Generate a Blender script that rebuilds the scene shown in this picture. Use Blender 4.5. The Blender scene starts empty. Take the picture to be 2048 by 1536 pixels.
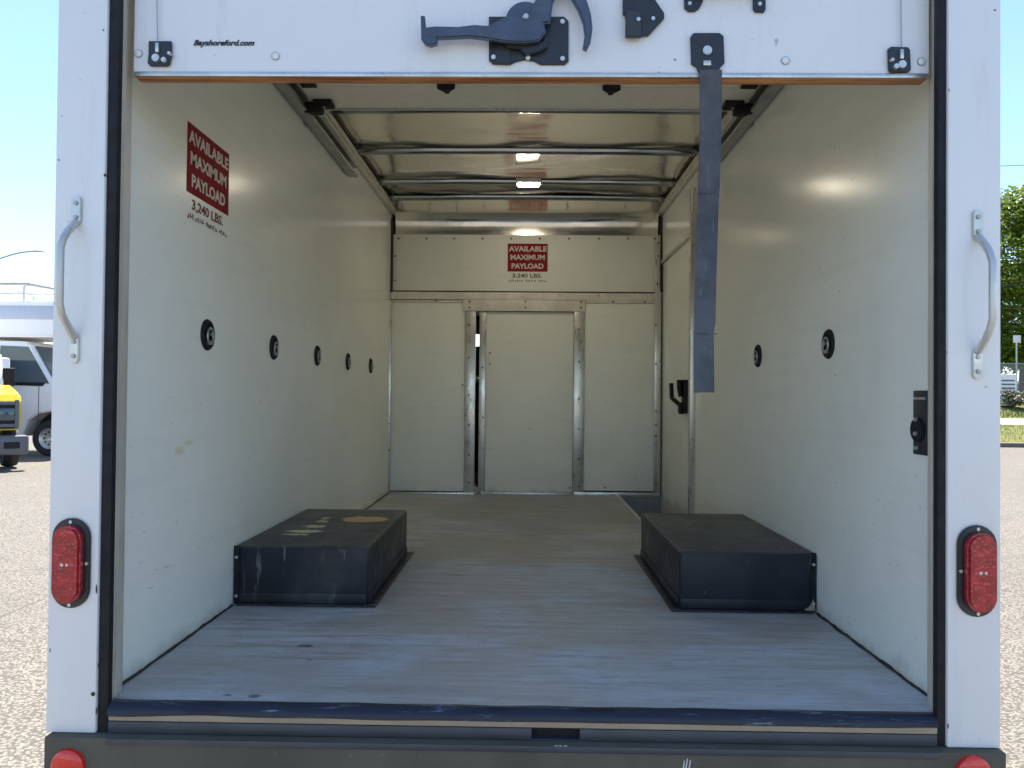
import bpy, bmesh, math, random
from mathutils import Vector, Matrix, Euler, noise
random.seed(7)
R = math.radians
PI = math.pi
S = bpy.context.scene
COL = S.collection

# ------------------------------------------------------------------ camera, sky, sun, exposure
CH = 1.5                      # eye height; the truck is laid out with heights measured from the eye
FPX = 1550.0                  # focal length in pixels of a 2048 px wide picture
cd = bpy.data.cameras.new('camera'); cam = bpy.data.objects.new('camera', cd); COL.objects.link(cam)
cd.sensor_width = 36.0; cd.lens = 36.0*FPX/2048.0; cd.clip_start = 0.05; cd.clip_end = 2000
CM = Matrix.Rotation(R(0.96), 3, 'Z') @ Matrix.Rotation(R(90+0.81), 3, 'X') @ Matrix.Rotation(R(0.54), 3, 'Z')
cam.matrix_world = Matrix.Translation((0, 0, CH)) @ CM.to_4x4()
S.camera = cam

def U(px, py, Y):
    """point of the photograph at distance Y ahead -> x, Y, height relative to the eye"""
    d = CM @ Vector((px-1024, 768-py, -FPX))
    d *= Y/d.y
    return (d.x, Y, d.z)

SUN_EL, SUN_AZ = 68.0, -14.0          # azimuth measured from +y towards +x
w = bpy.data.worlds.new('World'); S.world = w; w.use_nodes = True
wn = w.node_tree.nodes; wl = w.node_tree.links
sky = wn.new('ShaderNodeTexSky'); sky.sky_type = 'NISHITA'; sky.sun_disc = False
sky.sun_elevation = R(SUN_EL); sky.sun_rotation = R(SUN_AZ)
sky.air_density = 1.0; sky.dust_density = 0.2; sky.ozone_density = 4.0; sky.altitude = 50
wl.new(sky.outputs[0], wn['Background'].inputs[0]); wn['Background'].inputs[1].default_value = 0.094
sl = bpy.data.lights.new('sun', 'SUN'); sl.energy = 4.4; sl.angle = R(0.5); sl.color = (1.0, 0.95, 0.87)
so = bpy.data.objects.new('sun', sl); COL.objects.link(so)
sd = Vector((math.sin(R(SUN_AZ))*math.cos(R(SUN_EL)), math.cos(R(SUN_AZ))*math.cos(R(SUN_EL)), math.sin(R(SUN_EL))))
so.rotation_euler = sd.to_track_quat('Z', 'Y').to_euler(); so.location = (0, 0, 30)
S.cycles.max_bounces = 16; S.cycles.diffuse_bounces = 14; S.cycles.glossy_bounces = 6
S.view_settings.view_transform = 'Standard'; S.view_settings.look = 'None'
S.view_settings.exposure = 1.70; S.view_settings.gamma = 1.0; S.view_settings.use_curve_mapping = False

# ------------------------------------------------------------------ material helpers
class G:
    def __init__(s, name):
        s.m = bpy.data.materials.new(name); s.m.use_nodes = True
        s.nt = s.m.node_tree; s.n = s.nt.nodes; s.l = s.nt.links
        s.b = s.n['Principled BSDF']; s.tc = None; s.bump_in = None
    def new(s, t, **k):
        n = s.n.new(t)
        for a, v in k.items(): setattr(n, a, v)
        return n
    def put(s, sock, v):
        if hasattr(v, 'is_linked') or hasattr(v, 'links'): s.l.new(v, sock)
        else:
            if isinstance(v, (tuple, list)) and len(v) == 3 and len(sock.default_value) == 4: v = (*v, 1)
            sock.default_value = v
    def co(s, scale=(1, 1, 1), loc=(0, 0, 0), rot=(0, 0, 0)):
        if s.tc is None: s.tc = s.new('ShaderNodeTexCoord').outputs['Object']
        mp = s.new('ShaderNodeMapping'); s.l.new(s.tc, mp.inputs[0])
        mp.inputs['Scale'].default_value = scale; mp.inputs['Location'].default_value = loc; mp.inputs['Rotation'].default_value = rot
        return mp.outputs[0]
    def noise(s, scale=5, detail=4, rough=0.5, st=(1, 1, 1), dist=0.0, loc=(0, 0, 0)):
        n = s.new('ShaderNodeTexNoise'); s.l.new(s.co(st, loc), n.inputs['Vector'])
        n.inputs['Scale'].default_value = scale; n.inputs['Detail'].default_value = detail
        n.inputs['Roughness'].default_value = rough; n.inputs['Distortion'].default_value = dist
        return n.outputs['Fac']
    def vor(s, scale=5, st=(1, 1, 1), feature='F1', out='Distance'):
        n = s.new('ShaderNodeTexVoronoi', feature=feature); s.l.new(s.co(st), n.inputs['Vector'])
        n.inputs['Scale'].default_value = scale
        return n.outputs[out]
    def ramp(s, v, a, b, lo=0.0, hi=1.0):
        n = s.new('ShaderNodeMapRange'); n.interpolation_type = 'SMOOTHSTEP'
        s.put(n.inputs[0], v); n.inputs[1].default_value = a; n.inputs[2].default_value = b
        n.inputs[3].default_value = lo; n.inputs[4].default_value = hi
        return n.outputs[0]
    def math(s, op, a, b=0.0):
        n = s.new('ShaderNodeMath', operation=op); s.put(n.inputs[0], a); s.put(n.inputs[1], b)
        return n.outputs[0]
    def mix(s, f, a, b):
        n = s.new('ShaderNodeMix', data_type='RGBA'); s.put(n.inputs[0], f); s.put(n.inputs[6], a); s.put(n.inputs[7], b)
        return n.outputs[2]
    def blob(s, c, r, wob=0.5, nscale=12, edge=0.25):
        """irregular stain or tone patch: 1 inside an ellipsoid around c (object space) with radii r"""
        mp = s.co((1/r[0], 1/r[1], 1/r[2]), (-c[0]/r[0], -c[1]/r[1], -c[2]/r[2]))
        ln = s.new('ShaderNodeVectorMath', operation='LENGTH'); s.l.new(mp, ln.inputs[0])
        n = s.noise(nscale, 5, 0.65)
        d = s.math('ADD', ln.outputs['Value'], s.math('MULTIPLY', s.math('SUBTRACT', n, 0.5), wob*2.5))
        return s.ramp(d, 1.0-edge, 1.0, 1.0, 0.0)
    def bump(s, h, strength=0.1, dist=0.01):
        n = s.new('ShaderNodeBump'); n.inputs['Strength'].default_value = strength; n.inputs['Distance'].default_value = dist
        s.put(n.inputs['Height'], h)
        if s.bump_in: s.l.new(s.bump_in, n.inputs['Normal'])
        s.bump_in = n.outputs[0]; s.l.new(s.bump_in, s.b.inputs['Normal'])
    def fin(s, col=None, rough=None, metal=None, **k):
        if col is not None: s.put(s.b.inputs['Base Color'], col)
        if rough is not None: s.put(s.b.inputs['Roughness'], rough)
        if metal is not None: s.put(s.b.inputs['Metallic'], metal)
        for a, v in k.items(): s.put(s.b.inputs[a.replace('_', ' ')], v)
        return s.m

def simple(name, col, rough=0.5, metal=0.0, var=0.12, nscale=20, bump=0.05, bscale=60):
    g = G(name)
    n = g.noise(nscale, 5, 0.6)
    c = g.mix(n, tuple(x*(1-var) for x in col), tuple(min(1, x*(1+var)) for x in col))
    r = g.ramp(g.noise(nscale*1.7, 4), 0.3, 0.7, max(0.03, rough-0.07), rough+0.07)
    if bump: g.bump(g.noise(bscale, 3), bump, 0.003)
    return g.fin(c, r, metal)

# box coordinates inside the truck: object space = (x, Y-3.6, h+1.5)
def T(x, Y, h): return (x, Y-3.6, h+1.5)

def wall_mat(name, base=(0.885, 0.895, 0.815), left=False):
    g = G(name)
    big = g.noise(1.3, 4, 0.55)
    c = g.mix(g.ramp(big, 0.3, 0.7), tuple(x*0.95 for x in base), tuple(x*1.02 for x in base))
    # long faint rubs and short dark scuffs
    rub = g.ramp(g.noise(2.0, 3, 0.5, st=(1, 0.6, 14)), 0.45, 0.9, 0, 0.10)
    c = g.mix(rub, c, (0.40, 0.39, 0.35))
    sc = g.ramp(g.noise(11, 4, 0.6, st=(1, 1.0, 4.5)), 0.67, 0.73, 0, 1)
    low = g.noise(0.9, 2)
    sc = g.math('MULTIPLY', sc, g.ramp(low, 0.4, 0.65, 0.0, 0.22))
    c = g.mix(sc, c, (0.26, 0.26, 0.25))
    speck = g.math('MULTIPLY', g.ramp(g.noise(60, 2, 0.5), 0.73, 0.77, 0, 0.55), g.ramp(g.noise(2.2, 2), 0.5, 0.6))
    c = g.mix(speck, c, (0.13, 0.12, 0.11))
    sc2 = g.ramp(g.noise(7, 5, 0.75, st=(1, 1.0, 7), loc=(4, 2, 7), dist=0.3), 0.63, 0.70, 0, 1)
    sep0 = g.new('ShaderNodeSeparateXYZ'); g.l.new(g.tc, sep0.inputs[0])
    zone = g.math('MULTIPLY', g.ramp(sep0.outputs[2], 1.9, 1.2, 0.15, 1), g.ramp(g.noise(1.7, 3, loc=(1, 1, 5)), 0.42, 0.62))
    c = g.mix(g.math('MULTIPLY', g.math('MULTIPLY', sc2, zone), 0.62), c, (0.33, 0.33, 0.32))
    nk = g.ramp(g.noise(34, 3, 0.6, st=(1, 0.6, 1.8), loc=(2, 8, 1)), 0.735, 0.76, 0, 1)
    c = g.mix(g.math('MULTIPLY', g.math('MULTIPLY', nk, zone), 0.7), c, (0.12, 0.12, 0.12))
    sm = g.ramp(g.noise(1.1, 5, 0.65, loc=(7, 0, 3)), 0.5, 0.75, 0, 0.13)
    c = g.mix(sm, c, (0.50, 0.49, 0.42))
    # grime band above the floor
    sep = g.new('ShaderNodeSeparateXYZ'); g.l.new(g.tc, sep.inputs[0])
    gr = g.math('ADD', sep.outputs[2], g.math('MULTIPLY', g.noise(7, 5, 0.7), 0.16))
    c = g.mix(g.ramp(gr, 0.86, 0.93, 0.45, 0), c, (0.33, 0.30, 0.25))
    if left:
        c = g.mix(g.math('MULTIPLY', g.blob(T(-0.96, 2.14, -0.165), (0.2, 0.045, 0.018), 0.7, 30, 0.8), 0.45), c, (0.62, 0.56, 0.12))
        c = g.mix(g.math('MULTIPLY', g.blob(T(-0.96, 2.20, -0.145), (0.2, 0.05, 0.012), 0.6, 30, 0.8), 0.35), c, (0.62, 0.56, 0.16))
    g.bump(g.noise(130, 2, 0.5), 0.10, 0.0012)
    g.bump(g.noise(2.0, 2, 0.5, st=(1, 1, 1.6)), 0.12, 0.006)
    r = g.ramp(g.noise(1.5, 2), 0.3, 0.7, 0.17, 0.22)
    return g.fin(c, r, 0.0, Specular_IOR_Level=0.14)

def floor_mat():
    g = G('worn_grey_deck')
    a = g.noise(2.0, 6, 0.62, st=(0.7, 1.6, 1), dist=0.7)
    c = g.mix(g.ramp(a, 0.32, 0.68), (0.46, 0.44, 0.39), (0.56, 0.62, 0.68))
    st = g.noise(2.6, 6, 0.75, st=(1.0, 11, 1), dist=0.8)
    c = g.mix(g.ramp(st, 0.42, 0.70, 0, 0.8), c, (0.30, 0.275, 0.24))
    st2 = g.noise(5.0, 6, 0.75, st=(1.2, 7, 1), loc=(3, 1, 0), dist=0.7)
    c = g.mix(g.ramp(st2, 0.55, 0.75, 0, 0.40), c, (0.66, 0.69, 0.71))
    br = g.ramp(g.noise(1.1, 4, 0.6, loc=(2.0, 0.5, 0), dist=0.5), 0.5, 0.68, 0, 0.55)
    c = g.mix(br, c, (0.36, 0.30, 0.225))
    gr = g.ramp(g.noise(4.5, 4, 0.8, st=(1.0, 60, 1), loc=(9, 4, 0)), 0.5, 0.62, 0, 0.16)
    c = g.mix(gr, c, (0.20, 0.19, 0.175))
    sp = g.ramp(g.noise(9, 4, 0.6, st=(1, 2.0, 1), dist=0.8), 0.67, 0.75, 0, 0.6)
    c = g.mix(sp, c, (0.11, 0.105, 0.10))
    mo = g.ramp(g.noise(14, 6, 0.75), 0.48, 0.66, 0, 0.35); c = g.mix(mo, c, (0.33, 0.32, 0.30))
    ft = g.ramp(g.noise(75, 3, 0.6), 0.66, 0.74, 0, 0.4)
    c = g.mix(ft, c, (0.12, 0.11, 0.10))
    c = g.mix(g.math('MULTIPLY', g.blob(T(0.1, 4.75, -0.70), (0.95, 1.25, 0.5), 0.5, 2.2, 0.6), 0.55), c, (0.20, 0.185, 0.155))  # far deck darkened in the colour, for the light falling off inside
    for (px, py, s_) in ((508, 1392, 1.0), (610, 1292, 1.3), (455, 1390, 0.6)):
        p = U(px, py, 1.72); k = -0.70/p[2]; cx, cy = p[0]*k, 1.72*k
        c = g.mix(g.math('MULTIPLY', g.blob(T(cx, cy, -0.70), (0.022*s_, 0.013*s_, 0.1), 0.4, 40, 0.5), 0.75), c, (0.07, 0.07, 0.075))
    g.bump(st, 0.28, 0.004); g.bump(g.noise(160, 3), 0.25, 0.0015)
    r = g.ramp(a, 0.3, 0.7, 0.40, 0.56)
    return g.fin(c, r, 0.0)

def metal_mat(name, base=(0.62, 0.61, 0.58), rough=0.32, stre=(1, 1, 1), dirt=0.5, metal=0.85, bump=0.1):
    g = G(name)
    n = g.noise(9, 6, 0.65, st=stre)
    c = g.mix(g.ramp(n, 0.3, 0.72), tuple(x*0.78 for x in base), base)
    d = g.ramp(g.noise(26, 6, 0.7, st=stre, dist=0.8), 0.58, 0.70, 0, dirt)
    c = g.mix(d, c, (0.13, 0.12, 0.105))
    r = g.ramp(g.noise(14, 5, 0.6, st=stre), 0.3, 0.7, rough*0.75, rough*1.35)
    g.bump(g.noise(30, 4, 0.6, st=stre), bump, 0.002)
    m_ = g.math('SUBTRACT', metal, g.math('MULTIPLY', d, 0.5))
    return g.fin(c, r, m_)

def box_mat(name, base, marks=True):
    g = G(name)
    n = g.noise(5, 6, 0.65, dist=0.5)
    c = g.mix(g.ramp(n, 0.3, 0.7), tuple(x*0.7 for x in base), tuple(x*1.25 for x in base))
    s1 = g.ramp(g.noise(5, 5, 0.75, st=(18, 1, 1), dist=0.2), 0.66, 0.76, 0, 0.35)
    c = g.mix(s1, c, (0.19, 0.19, 0.18))
    if marks:
        hazy = g.ramp(g.noise(3.5, 4, 0.6, st=(1, 2, 1)), 0.5, 0.75, 0, 0.25)
        c = g.mix(hazy, c, (0.16, 0.15, 0.14))
    s3 = g.math('MULTIPLY', g.ramp(g.noise(3.5, 3, 0.7, st=(14, 14, 1.3), loc=(1, 4, 0)), 0.60, 0.66, 0, 0.6), g.ramp(g.noise(3, 2, loc=(5, 0, 0)), 0.45, 0.55))
    c = g.mix(s3, c, (0.28, 0.28, 0.26))
    s4 = g.ramp(g.noise(24, 5, 0.7), 0.68, 0.74, 0, 0.35); c = g.mix(s4, c, (0.20, 0.18, 0.15))
    # paler patchy lid: light falling on the top, put into the colour
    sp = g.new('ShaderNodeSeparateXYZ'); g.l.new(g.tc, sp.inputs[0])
    lid_light = g.math('MULTIPLY', g.ramp(sp.outputs[2], 0.985, 0.99), g.ramp(g.noise(4.5, 5, 0.7, loc=(2, 2, 0)), 0.25, 0.7, 0.35, 1.0))
    c = g.mix(g.math('MULTIPLY', lid_light, 0.55), c, (0.105, 0.115, 0.115))
    if marks:
        # worn-through plywood patch and pale scrape on the lid
        def onlid(px, py):
            p = U(px, py, 1.0); k = -0.507/p[2]; return (p[0]*k, k)
        x0, y0 = onlid(730, 1038)
        c = g.mix(g.blob(T(x0, y0, -0.507), (0.105, 0.075, 0.05), 0.45, 16, 0.2), c, (0.64, 0.40, 0.20))
        for (px, py, rx, ry) in ((612, 1062, 0.07, 0.034), (645, 1042, 0.026, 0.036), (590, 1068, 0.065, 0.018), (628, 1052, 0.04, 0.03), (652, 1036, 0.018, 0.03)):
            x0, y0 = onlid(px, py)
            c = g.mix(g.math('MULTIPLY', g.blob(T(x0, y0, -0.507), (rx, ry, 0.05), 0.9, 26, 0.35), 0.95), c, (0.66, 0.60, 0.38))
    g.bump(g.noise(90, 3), 0.25, 0.002); g.bump(g.noise(3.5, 3), 0.35, 0.012)
    return g.fin(c, g.ramp(n, 0.3, 0.7, 0.34, 0.5), 0.0, Specular_IOR_Level=0.28)

M = {}
M['wall_l'] = wall_mat('white_liner_with_yellow_rub', left=True)
M['wall'] = wall_mat('white_liner')
M['panel'] = wall_mat('white_bulkhead_paint', base=(0.86, 0.875, 0.80))
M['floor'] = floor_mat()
M['alu'] = metal_mat('mill_aluminium', (0.66, 0.65, 0.62), 0.34, (1, 1, 1), 0.55, 0.75)
M['alu_v'] = metal_mat('aluminium_post', (0.68, 0.67, 0.64), 0.30, (1, 1, 0.35), 0.65, 0.8)
M['jamb'] = metal_mat('dull_aluminium_track', (0.74, 0.69, 0.60), 0.5, (1, 1, 0.3), 0.25, 0.3)
M['galv'] = metal_mat('galvanised_steel', (0.44, 0.45, 0.44), 0.38, (1, 1, 1), 0.4, 0.8)
M['beam'] = metal_mat('cream_painted_beam', (0.86, 0.82, 0.72), 0.45, (1, 1, 1), 0.42, 0.1)
g = G('bright_roof_sheet')
g.bump(g.noise(1.8, 2, 0.4, st=(1, 1.8, 1), dist=0.6), 0.22, 0.05)
g.bump(g.noise(60, 3, 0.5, st=(0.3, 2, 1)), 0.03, 0.001)
M['roof'] = g.fin(g.mix(g.noise(4, 4), (0.84, 0.80, 0.72), (0.90, 0.87, 0.80)), g.ramp(g.noise(3, 4), 0.3, 0.7, 0.12, 0.20), 1.0)
M['bow'] = metal_mat('bright_roof_bow', (0.40, 0.42, 0.42), 0.12, (0.4, 3, 1), 0.15, 1.0, 0.12)
def white_paint(name, base=(0.80, 0.80, 0.80)):
    g = G(name)
    c = g.mix(g.ramp(g.noise(1.6, 4), 0.3, 0.7), tuple(x*0.96 for x in base), base)
    c = g.mix(g.ramp(g.noise(22, 6, 0.7, dist=1.0), 0.68, 0.76, 0, 0.30), c, (0.45, 0.42, 0.37))
    c = g.mix(g.ramp(g.noise(2.2, 6, 0.75, st=(2, 2, 0.5)), 0.56, 0.76, 0, 0.16), c, (0.52, 0.48, 0.40))
    c = g.mix(g.math('MULTIPLY', g.ramp(g.noise(55, 2), 0.74, 0.77, 0, 0.7), g.ramp(g.noise(3, 2), 0.5, 0.6)), c, (0.12, 0.11, 0.10))
    c = g.mix(g.ramp(g.noise(7, 5, 0.7, st=(3, 3, 0.35), loc=(3, 1, 1)), 0.54, 0.75, 0, 0.22), c, (0.50, 0.47, 0.41))
    c = g.mix(g.math('MULTIPLY', g.ramp(g.noise(26, 3, 0.6, loc=(9, 2, 4)), 0.70, 0.74, 0, 0.6), g.ramp(g.noise(1.8, 2, loc=(3, 3, 3)), 0.5, 0.62)), c, (0.30, 0.28, 0.26))
    g.bump(g.noise(110, 2), 0.06, 0.001); g.bump(g.noise(1.4, 2, st=(1, 1, 0.6)), 0.12, 0.01)
    return g.fin(c, 0.28, 0.0)
M['white'] = white_paint('white_truck_paint')
M['door'] = white_paint('white_door_face', (0.77, 0.775, 0.79))
M['doorin'] = simple('cream_door_inside', (0.84, 0.79, 0.66), 0.4)
g = G('plywood_edge')
n = g.noise(3, 6, 0.7, st=(1.0, 30, 30)); n2 = g.noise(5, 4, 0.6, st=(1, 2, 2))
c = g.mix(g.ramp(n, 0.35, 0.65), (0.17, 0.052, 0.016), (0.66, 0.29, 0.10))
c = g.mix(g.ramp(n2, 0.55, 0.70, 0, 0.7), c, (0.50, 0.27, 0.13))
g.bump(n, 0.5, 0.003); M['ply'] = g.fin(c, 0.62)
M['rubber'] = simple('black_rubber', (0.006, 0.006, 0.008), 0.75, 0, 0.3)
M['blackmetal'] = simple('black_powder_coat', (0.022, 0.025, 0.032), 0.38, 0.0, 0.35, 25, 0.2, 120)
M['castmetal'] = simple('worn_dark_cast_latch', (0.085, 0.10, 0.13), 0.36, 0.5, 0.35, 18, 0.3, 90)
M['zinc'] = metal_mat('zinc_bolt', (0.70, 0.70, 0.68), 0.38, (4, 4, 4), 0.3, 0.75)
M['sealant'] = simple('black_seam_sealant', (0.03, 0.028, 0.025), 0.7, 0, 0.4)
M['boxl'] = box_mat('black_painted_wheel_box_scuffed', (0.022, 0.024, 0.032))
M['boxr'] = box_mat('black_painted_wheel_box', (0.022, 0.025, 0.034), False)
g = G('worn_dark_floor_nosing')
n = g.noise(6, 6, 0.75, st=(0.6, 6, 6), dist=0.4)
c = g.mix(g.ramp(n, 0.54, 0.68), (0.016, 0.02, 0.034), (0.24, 0.28, 0.34))
g.bump(n, 0.4, 0.003); M['nosing'] = g.fin(c, 0.4, 0.3)
M['sillwood'] = simple('dusty_wood_strip', (0.36, 0.28, 0.19), 0.7, 0, 0.3, 12, 0.3)
M['sill'] = simple('dark_steel_sill', (0.055, 0.06, 0.07), 0.45, 0.2, 0.35, 9, 0.3)
g = G('grey_bumper_paint')
n = g.noise(4, 6, 0.6, st=(1, 1, 0.4))
c = g.mix(g.ramp(n, 0.3, 0.7), (0.088, 0.076, 0.055), (0.125, 0.11, 0.082))
c = g.mix(g.ramp(g.noise(30, 5, 0.7), 0.62, 0.72, 0, 0.4), c, (0.22, 0.2, 0.17))
g.bump(g.noise(80, 3), 0.2, 0.002); M['bumper'] = g.fin(c, 0.65, 0.0, Specular_IOR_Level=0.25)
g = G('blue_grey_webbing')
n = g.noise(9, 5, 0.7)
c = g.mix(g.ramp(n, 0.3, 0.7), (0.038, 0.045, 0.056), (0.085, 0.092, 0.102))
c = g.mix(g.ramp(g.noise(22, 5, 0.7, st=(3, 1, 0.6)), 0.58, 0.72, 0, 0.5), c, (0.22, 0.215, 0.20))
wv = g.new('ShaderNodeTexWave'); g.l.new(g.co((1, 1, 1)), wv.inputs[0]); wv.bands_direction = 'Z'; wv.inputs['Scale'].default_value = 120
g.bump(wv.outputs['Fac'], 0.35, 0.001); g.bump(n, 0.3, 0.003); M['strap'] = g.fin(c, 0.6)
M['decal_red'] = simple('dark_red_vinyl', (0.24, 0.003, 0.008), 0.8, 0, 0.1)
M['decal_white'] = simple('cream_vinyl_letters', (0.66, 0.62, 0.56), 0.5, 0, 0.05)
M['decal_dark'] = simple('dark_maroon_letters', (0.15, 0.012, 0.016), 0.5, 0, 0.05)
M['ink'] = simple('black_letter_vinyl', (0.012, 0.012, 0.018), 0.4, 0, 0.05)
g = G('red_prismatic_lens')
v = g.vor(130); g.bump(v, 0.6, 0.002)
c = g.mix(g.ramp(g.noise(45, 3), 0.4, 0.7), (0.30, 0.005, 0.014), (0.48, 0.014, 0.028))
M['lens'] = g.fin(c, 0.12, 0.0, Coat_Weight=0.6, Coat_Roughness=0.05)
g = G('red_reflector'); g.bump(g.vor(260), 0.5, 0.001)
M['reflector'] = g.fin((0.72, 0.02, 0.012), 0.15, 0.0, Coat_Weight=0.5)
M['flange'] = simple('black_plastic_lamp_flange', (0.035, 0.038, 0.04), 0.4, 0, 0.2, 30, 0.15)
g = G('lit_dome_lens'); M['lamp'] = g.fin((0.9, 0.9, 0.9), 0.3, 0.0, Emission_Color=(1.0, 0.87, 0.66), Emission_Strength=38.0)
M['plastic'] = simple('white_plastic', (0.7, 0.7, 0.68), 0.35, 0, 0.05)
M['tyre'] = simple('tyre_rubber', (0.02, 0.02, 0.021), 0.75, 0, 0.3, 30, 0.4)
M['rim'] = simple('silver_rim', (0.55, 0.55, 0.54), 0.35, 0.6, 0.15)
M['glass'] = G('dark_vehicle_glass').fin((0.05, 0.075, 0.09), 0.05, 0.0, Specular_IOR_Level=0.8)
g = G('clear_glass'); M['cabglass'] = g.fin((1, 1, 1), 0.02, 0.0, Transmission_Weight=1.0, IOR=1.1)
M['yellow'] = simple('yellow_hood_paint', (0.62, 0.50, 0.02), 0.3, 0, 0.06)
M['vwhite'] = simple('white_vehicle_paint', (0.84, 0.82, 0.80), 0.3, 0, 0.05)
M['trim'] = simple('grey_bumper_plastic', (0.11, 0.11, 0.125), 0.5, 0, 0.25)
M['seat'] = simple('dark_seat_cloth', (0.03, 0.03, 0.034), 0.9)
M['cabgrey'] = simple('grey_cab_lining', (0.12, 0.12, 0.12), 0.8)

# ------------------------------------------------------------------ mesh helpers
def box(bm, x0, x1, y0, y1, z0, z1, bev=0.0, seg=2):
    r = bmesh.ops.create_cube(bm, size=1.0)
    vs = r['verts']
    for v in vs:
        v.co = Vector(((x0+x1)/2 + v.co.x*(x1-x0), (y0+y1)/2 + v.co.y*(y1-y0), (z0+z1)/2 + v.co.z*(z1-z0)))
    if bev:
        es = list({e for v in vs for e in v.link_edges})
        bmesh.ops.bevel(bm, geom=es, offset=bev, segments=seg, affect='EDGES', profile=0.5)
    return bm
def B(*a, **k): return box(bmesh.new(), *a, **k)
def prism(bm, pts, axis, a, b, bev=0.0):
    """outline pts (2-D) extruded along axis ('x','y','z') from a to b"""
    def P(p, t): return {'x': (t, p[0], p[1]), 'y': (p[0], t, p[1]), 'z': (p[0], p[1], t)}[axis]
    va = [bm.verts.new(P(p, a)) for p in pts]; vb = [bm.verts.new(P(p, b)) for p in pts]
    n = len(pts)
    fs = [bm.faces.new(va), bm.faces.new(list(reversed(vb)))]
    for i in range(n): fs.append(bm.faces.new((va[i], vb[i], vb[(i+1) % n], va[(i+1) % n])))
    bmesh.ops.recalc_face_normals(bm, faces=fs)
    if bev:
        es = list(fs[0].edges)+list(fs[1].edges)
        bmesh.ops.bevel(bm, geom=es, offset=bev, segments=2, affect='EDGES')
    return bm
def cyl(bm, c, axis, r, l, n=20, r2=None, bev=0.0):
    m = {'x': Matrix.Rotation(PI/2, 4, 'Y'), 'y': Matrix.Rotation(-PI/2, 4, 'X'), 'z': Matrix.Identity(4)}[axis]
    rr = bmesh.ops.create_cone(bm, cap_ends=True, segments=n, radius1=r, radius2=(r if r2 is None else r2), depth=l, matrix=Matrix.Translation(c) @ m)
    if bev:
        es = [e for e in {e for v in rr['verts'] for e in v.link_edges} if any(len(f.verts) > 4 for f in e.link_faces)]
        bmesh.ops.bevel(bm, geom=es, offset=bev, segments=2, affect='EDGES')
    return bm
def tube(bm, pts, r, n=10, flat=1.0, cap=True):
    pts = [Vector(p) for p in pts]; rings = []
    up0 = Vector((0, 0, 1)); a = None
    for i, p in enumerate(pts):
        t = ((pts[min(i+1, len(pts)-1)]-p) + (p-pts[max(i-1, 0)])).normalized()
        if a is None:
            a = t.cross(up0)
            if a.length < 0.05: a = t.cross(Vector((0, 1, 0)))
        else: a = a - t*a.dot(t)
        a.normalize(); b = t.cross(a).normalized()
        rr = r[i] if isinstance(r, (list, tuple)) else r
        rings.append([bm.verts.new(p + a*math.cos(2*PI*k/n)*rr + b*math.sin(2*PI*k/n)*rr*flat) for k in range(n)])
    for i in range(len(rings)-1):
        for k in range(n): bm.faces.new((rings[i][k], rings[i][(k+1) % n], rings[i+1][(k+1) % n], rings[i+1][k]))
    if cap: bm.faces.new(list(reversed(rings[0]))); bm.faces.new(rings[-1])
    return bm
def lathe(bm, prof, c, axis, n=28, caps=True):
    """prof: list of (radius, offset along axis)"""
    rings = []
    for (r, o) in prof:
        ring = []
        for k in range(n):
            a = 2*PI*k/n; p, q = r*math.cos(a), r*math.sin(a)
            d = {'x': (o, p, q), 'y': (p, o, q), 'z': (p, q, o)}[axis]
            ring.append(bm.verts.new((c[0]+d[0], c[1]+d[1], c[2]+d[2])))
        rings.append(ring)
    for i in range(len(rings)-1):
        for k in range(n): bm.faces.new((rings[i][k], rings[i][(k+1) % n], rings[i+1][(k+1) % n], rings[i+1][k]))
    if caps and prof[0][0] > 1e-4: bm.faces.new(rings[0])
    if caps and prof[-1][0] > 1e-4: bm.faces.new(list(reversed(rings[-1])))
    bmesh.ops.remove_doubles(bm, verts=bm.verts, dist=1e-5)
    bmesh.ops.recalc_face_normals(bm, faces=bm.faces)
    return bm
def oval(cx, cz, w_, h_, n=12):
    r = w_/2; k = h_/2-r; pts = []
    for i in range(n+1): a = PI*i/n; pts.append((cx+r*math.cos(a), cz+k+r*math.sin(a)))
    for i in range(n+1): a = PI+PI*i/n; pts.append((cx+r*math.cos(a), cz-k+r*math.sin(a)))
    return pts
def smooth(me, ang=35):
    for p in me.polygons: p.use_smooth = True
    bmx = bmesh.new(); bmx.from_mesh(me)
    for e in bmx.edges:
        if len(e.link_faces) != 2 or e.calc_face_angle(0) > R(ang): e.smooth = False
    bmx.to_mesh(me); bmx.free()
def obj(name, bm, mat, parent=None, off=None, sm=True):
    if off is not None: bmesh.ops.translate(bm, verts=bm.verts, vec=off)
    me = bpy.data.meshes.new(name); bm.to_mesh(me); bm.free()
    if sm: smooth(me)
    for m_ in (mat if isinstance(mat, list) else [mat]): me.materials.append(m_)
    o = bpy.data.objects.new(name, me); COL.objects.link(o)
    if parent: o.parent = parent
    return o
def thing(name, label, cat, loc=(0, 0, 0), rz=0, group=None):
    o = bpy.data.objects.new(name, None); COL.objects.link(o); o.location = loc; o.rotation_euler = (0, 0, rz)
    o.empty_display_size = 0.2
    o['label'] = label; o['category'] = cat
    if group: o['group'] = group
    return o
def tag(o, label=None, cat=None, group=None, kind=None):
    for k, v in (('label', label), ('category', cat), ('group', group), ('kind', kind)):
        if v: o[k] = v
    return o
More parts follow.
